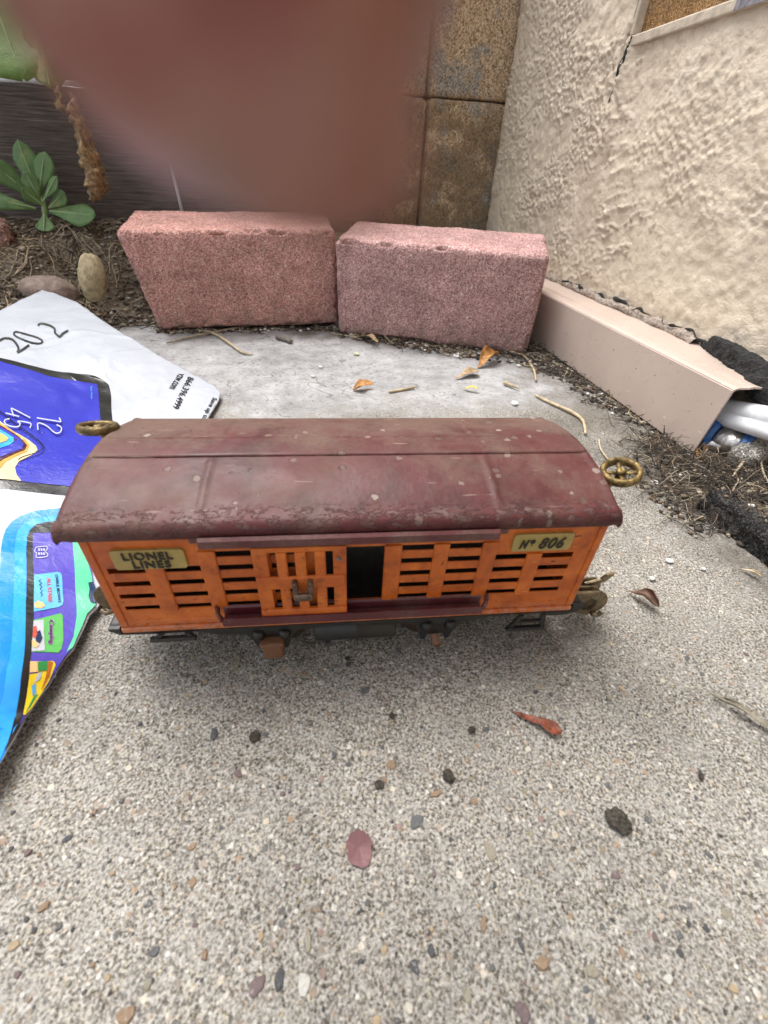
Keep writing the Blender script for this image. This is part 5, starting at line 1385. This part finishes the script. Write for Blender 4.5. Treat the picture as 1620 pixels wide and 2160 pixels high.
crumbs('slab_soil', scatter(2200, .226, .305, .04, .19, sl, 16), lambda x, y: np.maximum(mz(x, y), .0125), [M['darkfib'], M['brownfib'], M['palefib']], .0003, .0016, 17, [.5, .35, .15])
# sand grains loose on the pavement in front
crumbs('sand_grains', scatter(5200, -.14, .23, -.01, .26, lambda x, y: 1.0 + 0 * x, 18), lambda x, y: ground_h(P2(x, y)), [PEB[6], PEB[0], PEB[1], PEB[2], PEB[5]], .00018, .00062, 19, [.32, .2, .16, .18, .14], .7)

# ------------------------------------------------------------------ the photographer's hand, one fingertip hanging before the lens
SKIN_LOC = (4.37, 0.4, 4)
def mat_skin():
    n = NT('skin')
    a = n.noise(240, 2, .5, dist=.6, co=n.mapping((1, 1, 1), SKIN_LOC))
    c = n.ramp(a, [(.32, (.17, .044, .034)), (.45, (.215, .074, .059)), (.56, (.27, .13, .105)), (.70, (.175, .10, .075))])  # skin mottle, darkened and placed so it also carries the fingertip's shade
    n.P(Base_Color=c, Roughness=.45, Specular_IOR_Level=.35, Normal=n.bump(n.noise(2200, 3), .0002, .6))
    n.b.inputs['Subsurface Weight'].default_value = .25; n.b.inputs['Subsurface Scale'].default_value = .0015
    n.b.inputs['Subsurface Radius'].default_value = (1, .35, .2)
    return n.m
M['skin'] = mat_skin()
M['nail'] = simple('nail', (.52, .30, .25), .3, 0, .1, 200)
hand = empty('hand', "photographer's out of focus fingertip hanging into the top of the view", 'hand', tuple(cam_pt(-.02, -.08, -.03)))
hbm = bmesh.new()
def limb(joints, n=7):
    """tapered limb with round ends through camera-side joints (x, y, z, radius)"""
    c = np.array(catmull(joints, n)); P_ = [cam_pt(*q[:3]) for q in c]; r = c[:, 3]
    t0 = (P_[0] - P_[1]).normalized(); t1 = (P_[-1] - P_[-2]).normalized()
    cap = [(.38, .93), (.71, .71), (.92, .38), (1.0, .06)]
    pts = [P_[0] + t0 * r[0] * a_ for a_, _ in cap[::-1]] + P_ + [P_[-1] + t1 * r[-1] * a_ for a_, _ in cap]
    rad = [r[0] * b_ for _, b_ in cap[::-1]] + list(r) + [r[-1] * b_ for _, b_ in cap]
    tube(hbm, pts, rad, 20)
def px_j(px, py, d, r): return ((px - CX) / F_PX * d, (py - CY) / F_PX * d, d, r)
limb([(-.030, -.105, -.058, .0165), (-.040, -.150, -.090, .0195), (-.052, -.235, -.150, .0250)])
for mcp in ((-.008, -.088, -.034), (-.030, -.086, -.036), (-.050, -.092, -.042), (-.066, -.102, -.052)):
    limb([(-.034, -.128, -.074, .0150), (*mcp, .0108)])
limb([(-.008, -.088, -.034, .0105), (-.0075, -.066, -.006, .0088), (-.0070, -.046, .0080, .0082), (-.0055, -.0230, .0105, .0066), px_j(440, -330, .0083, .0052), px_j(495, -120, .0074, .0043), px_j(540, 60, .0069, .0033), px_j(606, 190, .0068, .0023), px_j(690, 318, .0070, .0018)])
limb([(-.030, -.086, -.036, .0106), (-.030, -.066, -.008, .0092), (-.030, -.052, .006, .0086), (-.029, -.040, .011, .0074)])
limb([(-.050, -.092, -.042, .0102), (-.050, -.073, -.014, .0090), (-.049, -.059, .000, .0082), (-.047, -.047, .007, .0070)])
limb([(-.066, -.102, -.052, .0092), (-.067, -.086, -.028, .0076), (-.066, -.073, -.014, .0070), (-.064, -.062, -.006, .0060)])
limb([(-.024, -.128, -.080, .0150), (-.002, -.112, -.090, .0122), (.014, -.094, -.092, .0100), (.021, -.070, -.086, .0092), (.020, -.050, -.076, .0076)])
ho = obj_bm('hand_skin', hbm, M['skin'])
rm = ho.modifiers.new('one_skin', 'REMESH'); rm.mode = 'VOXEL'; rm.voxel_size = .0011; rm.use_smooth_shade = True
sm = ho.modifiers.new('relax', 'SMOOTH'); sm.factor = .5; sm.iterations = 4
to(hand, ho)
bm = bmesh.new(); bmesh.ops.create_uvsphere(bm, u_segments=16, v_segments=10, radius=1)
for v in bm.verts: v.co = Vector((v.co.x * .0036, v.co.y * .0052, v.co.z * .0007))
no = obj_bm('nail', bm, M['nail'], None, True)
no.matrix_world = Matrix.Translation(cam_pt(-.0032, -.0150, .0141)) @ Matrix(((R3[0, 0], -R3[0, 1], -R3[0, 2]), (R3[1, 0], -R3[1, 1], -R3[1, 2]), (R3[2, 0], -R3[2, 1], -R3[2, 2]))).to_4x4() @ Matrix.Rotation(RAD(-14), 4, 'X')
mw = no.matrix_world.copy(); no.parent = hand; no.matrix_parent_inverse = Matrix.Translation(hand.location).inverted(); no.matrix_basis = mw
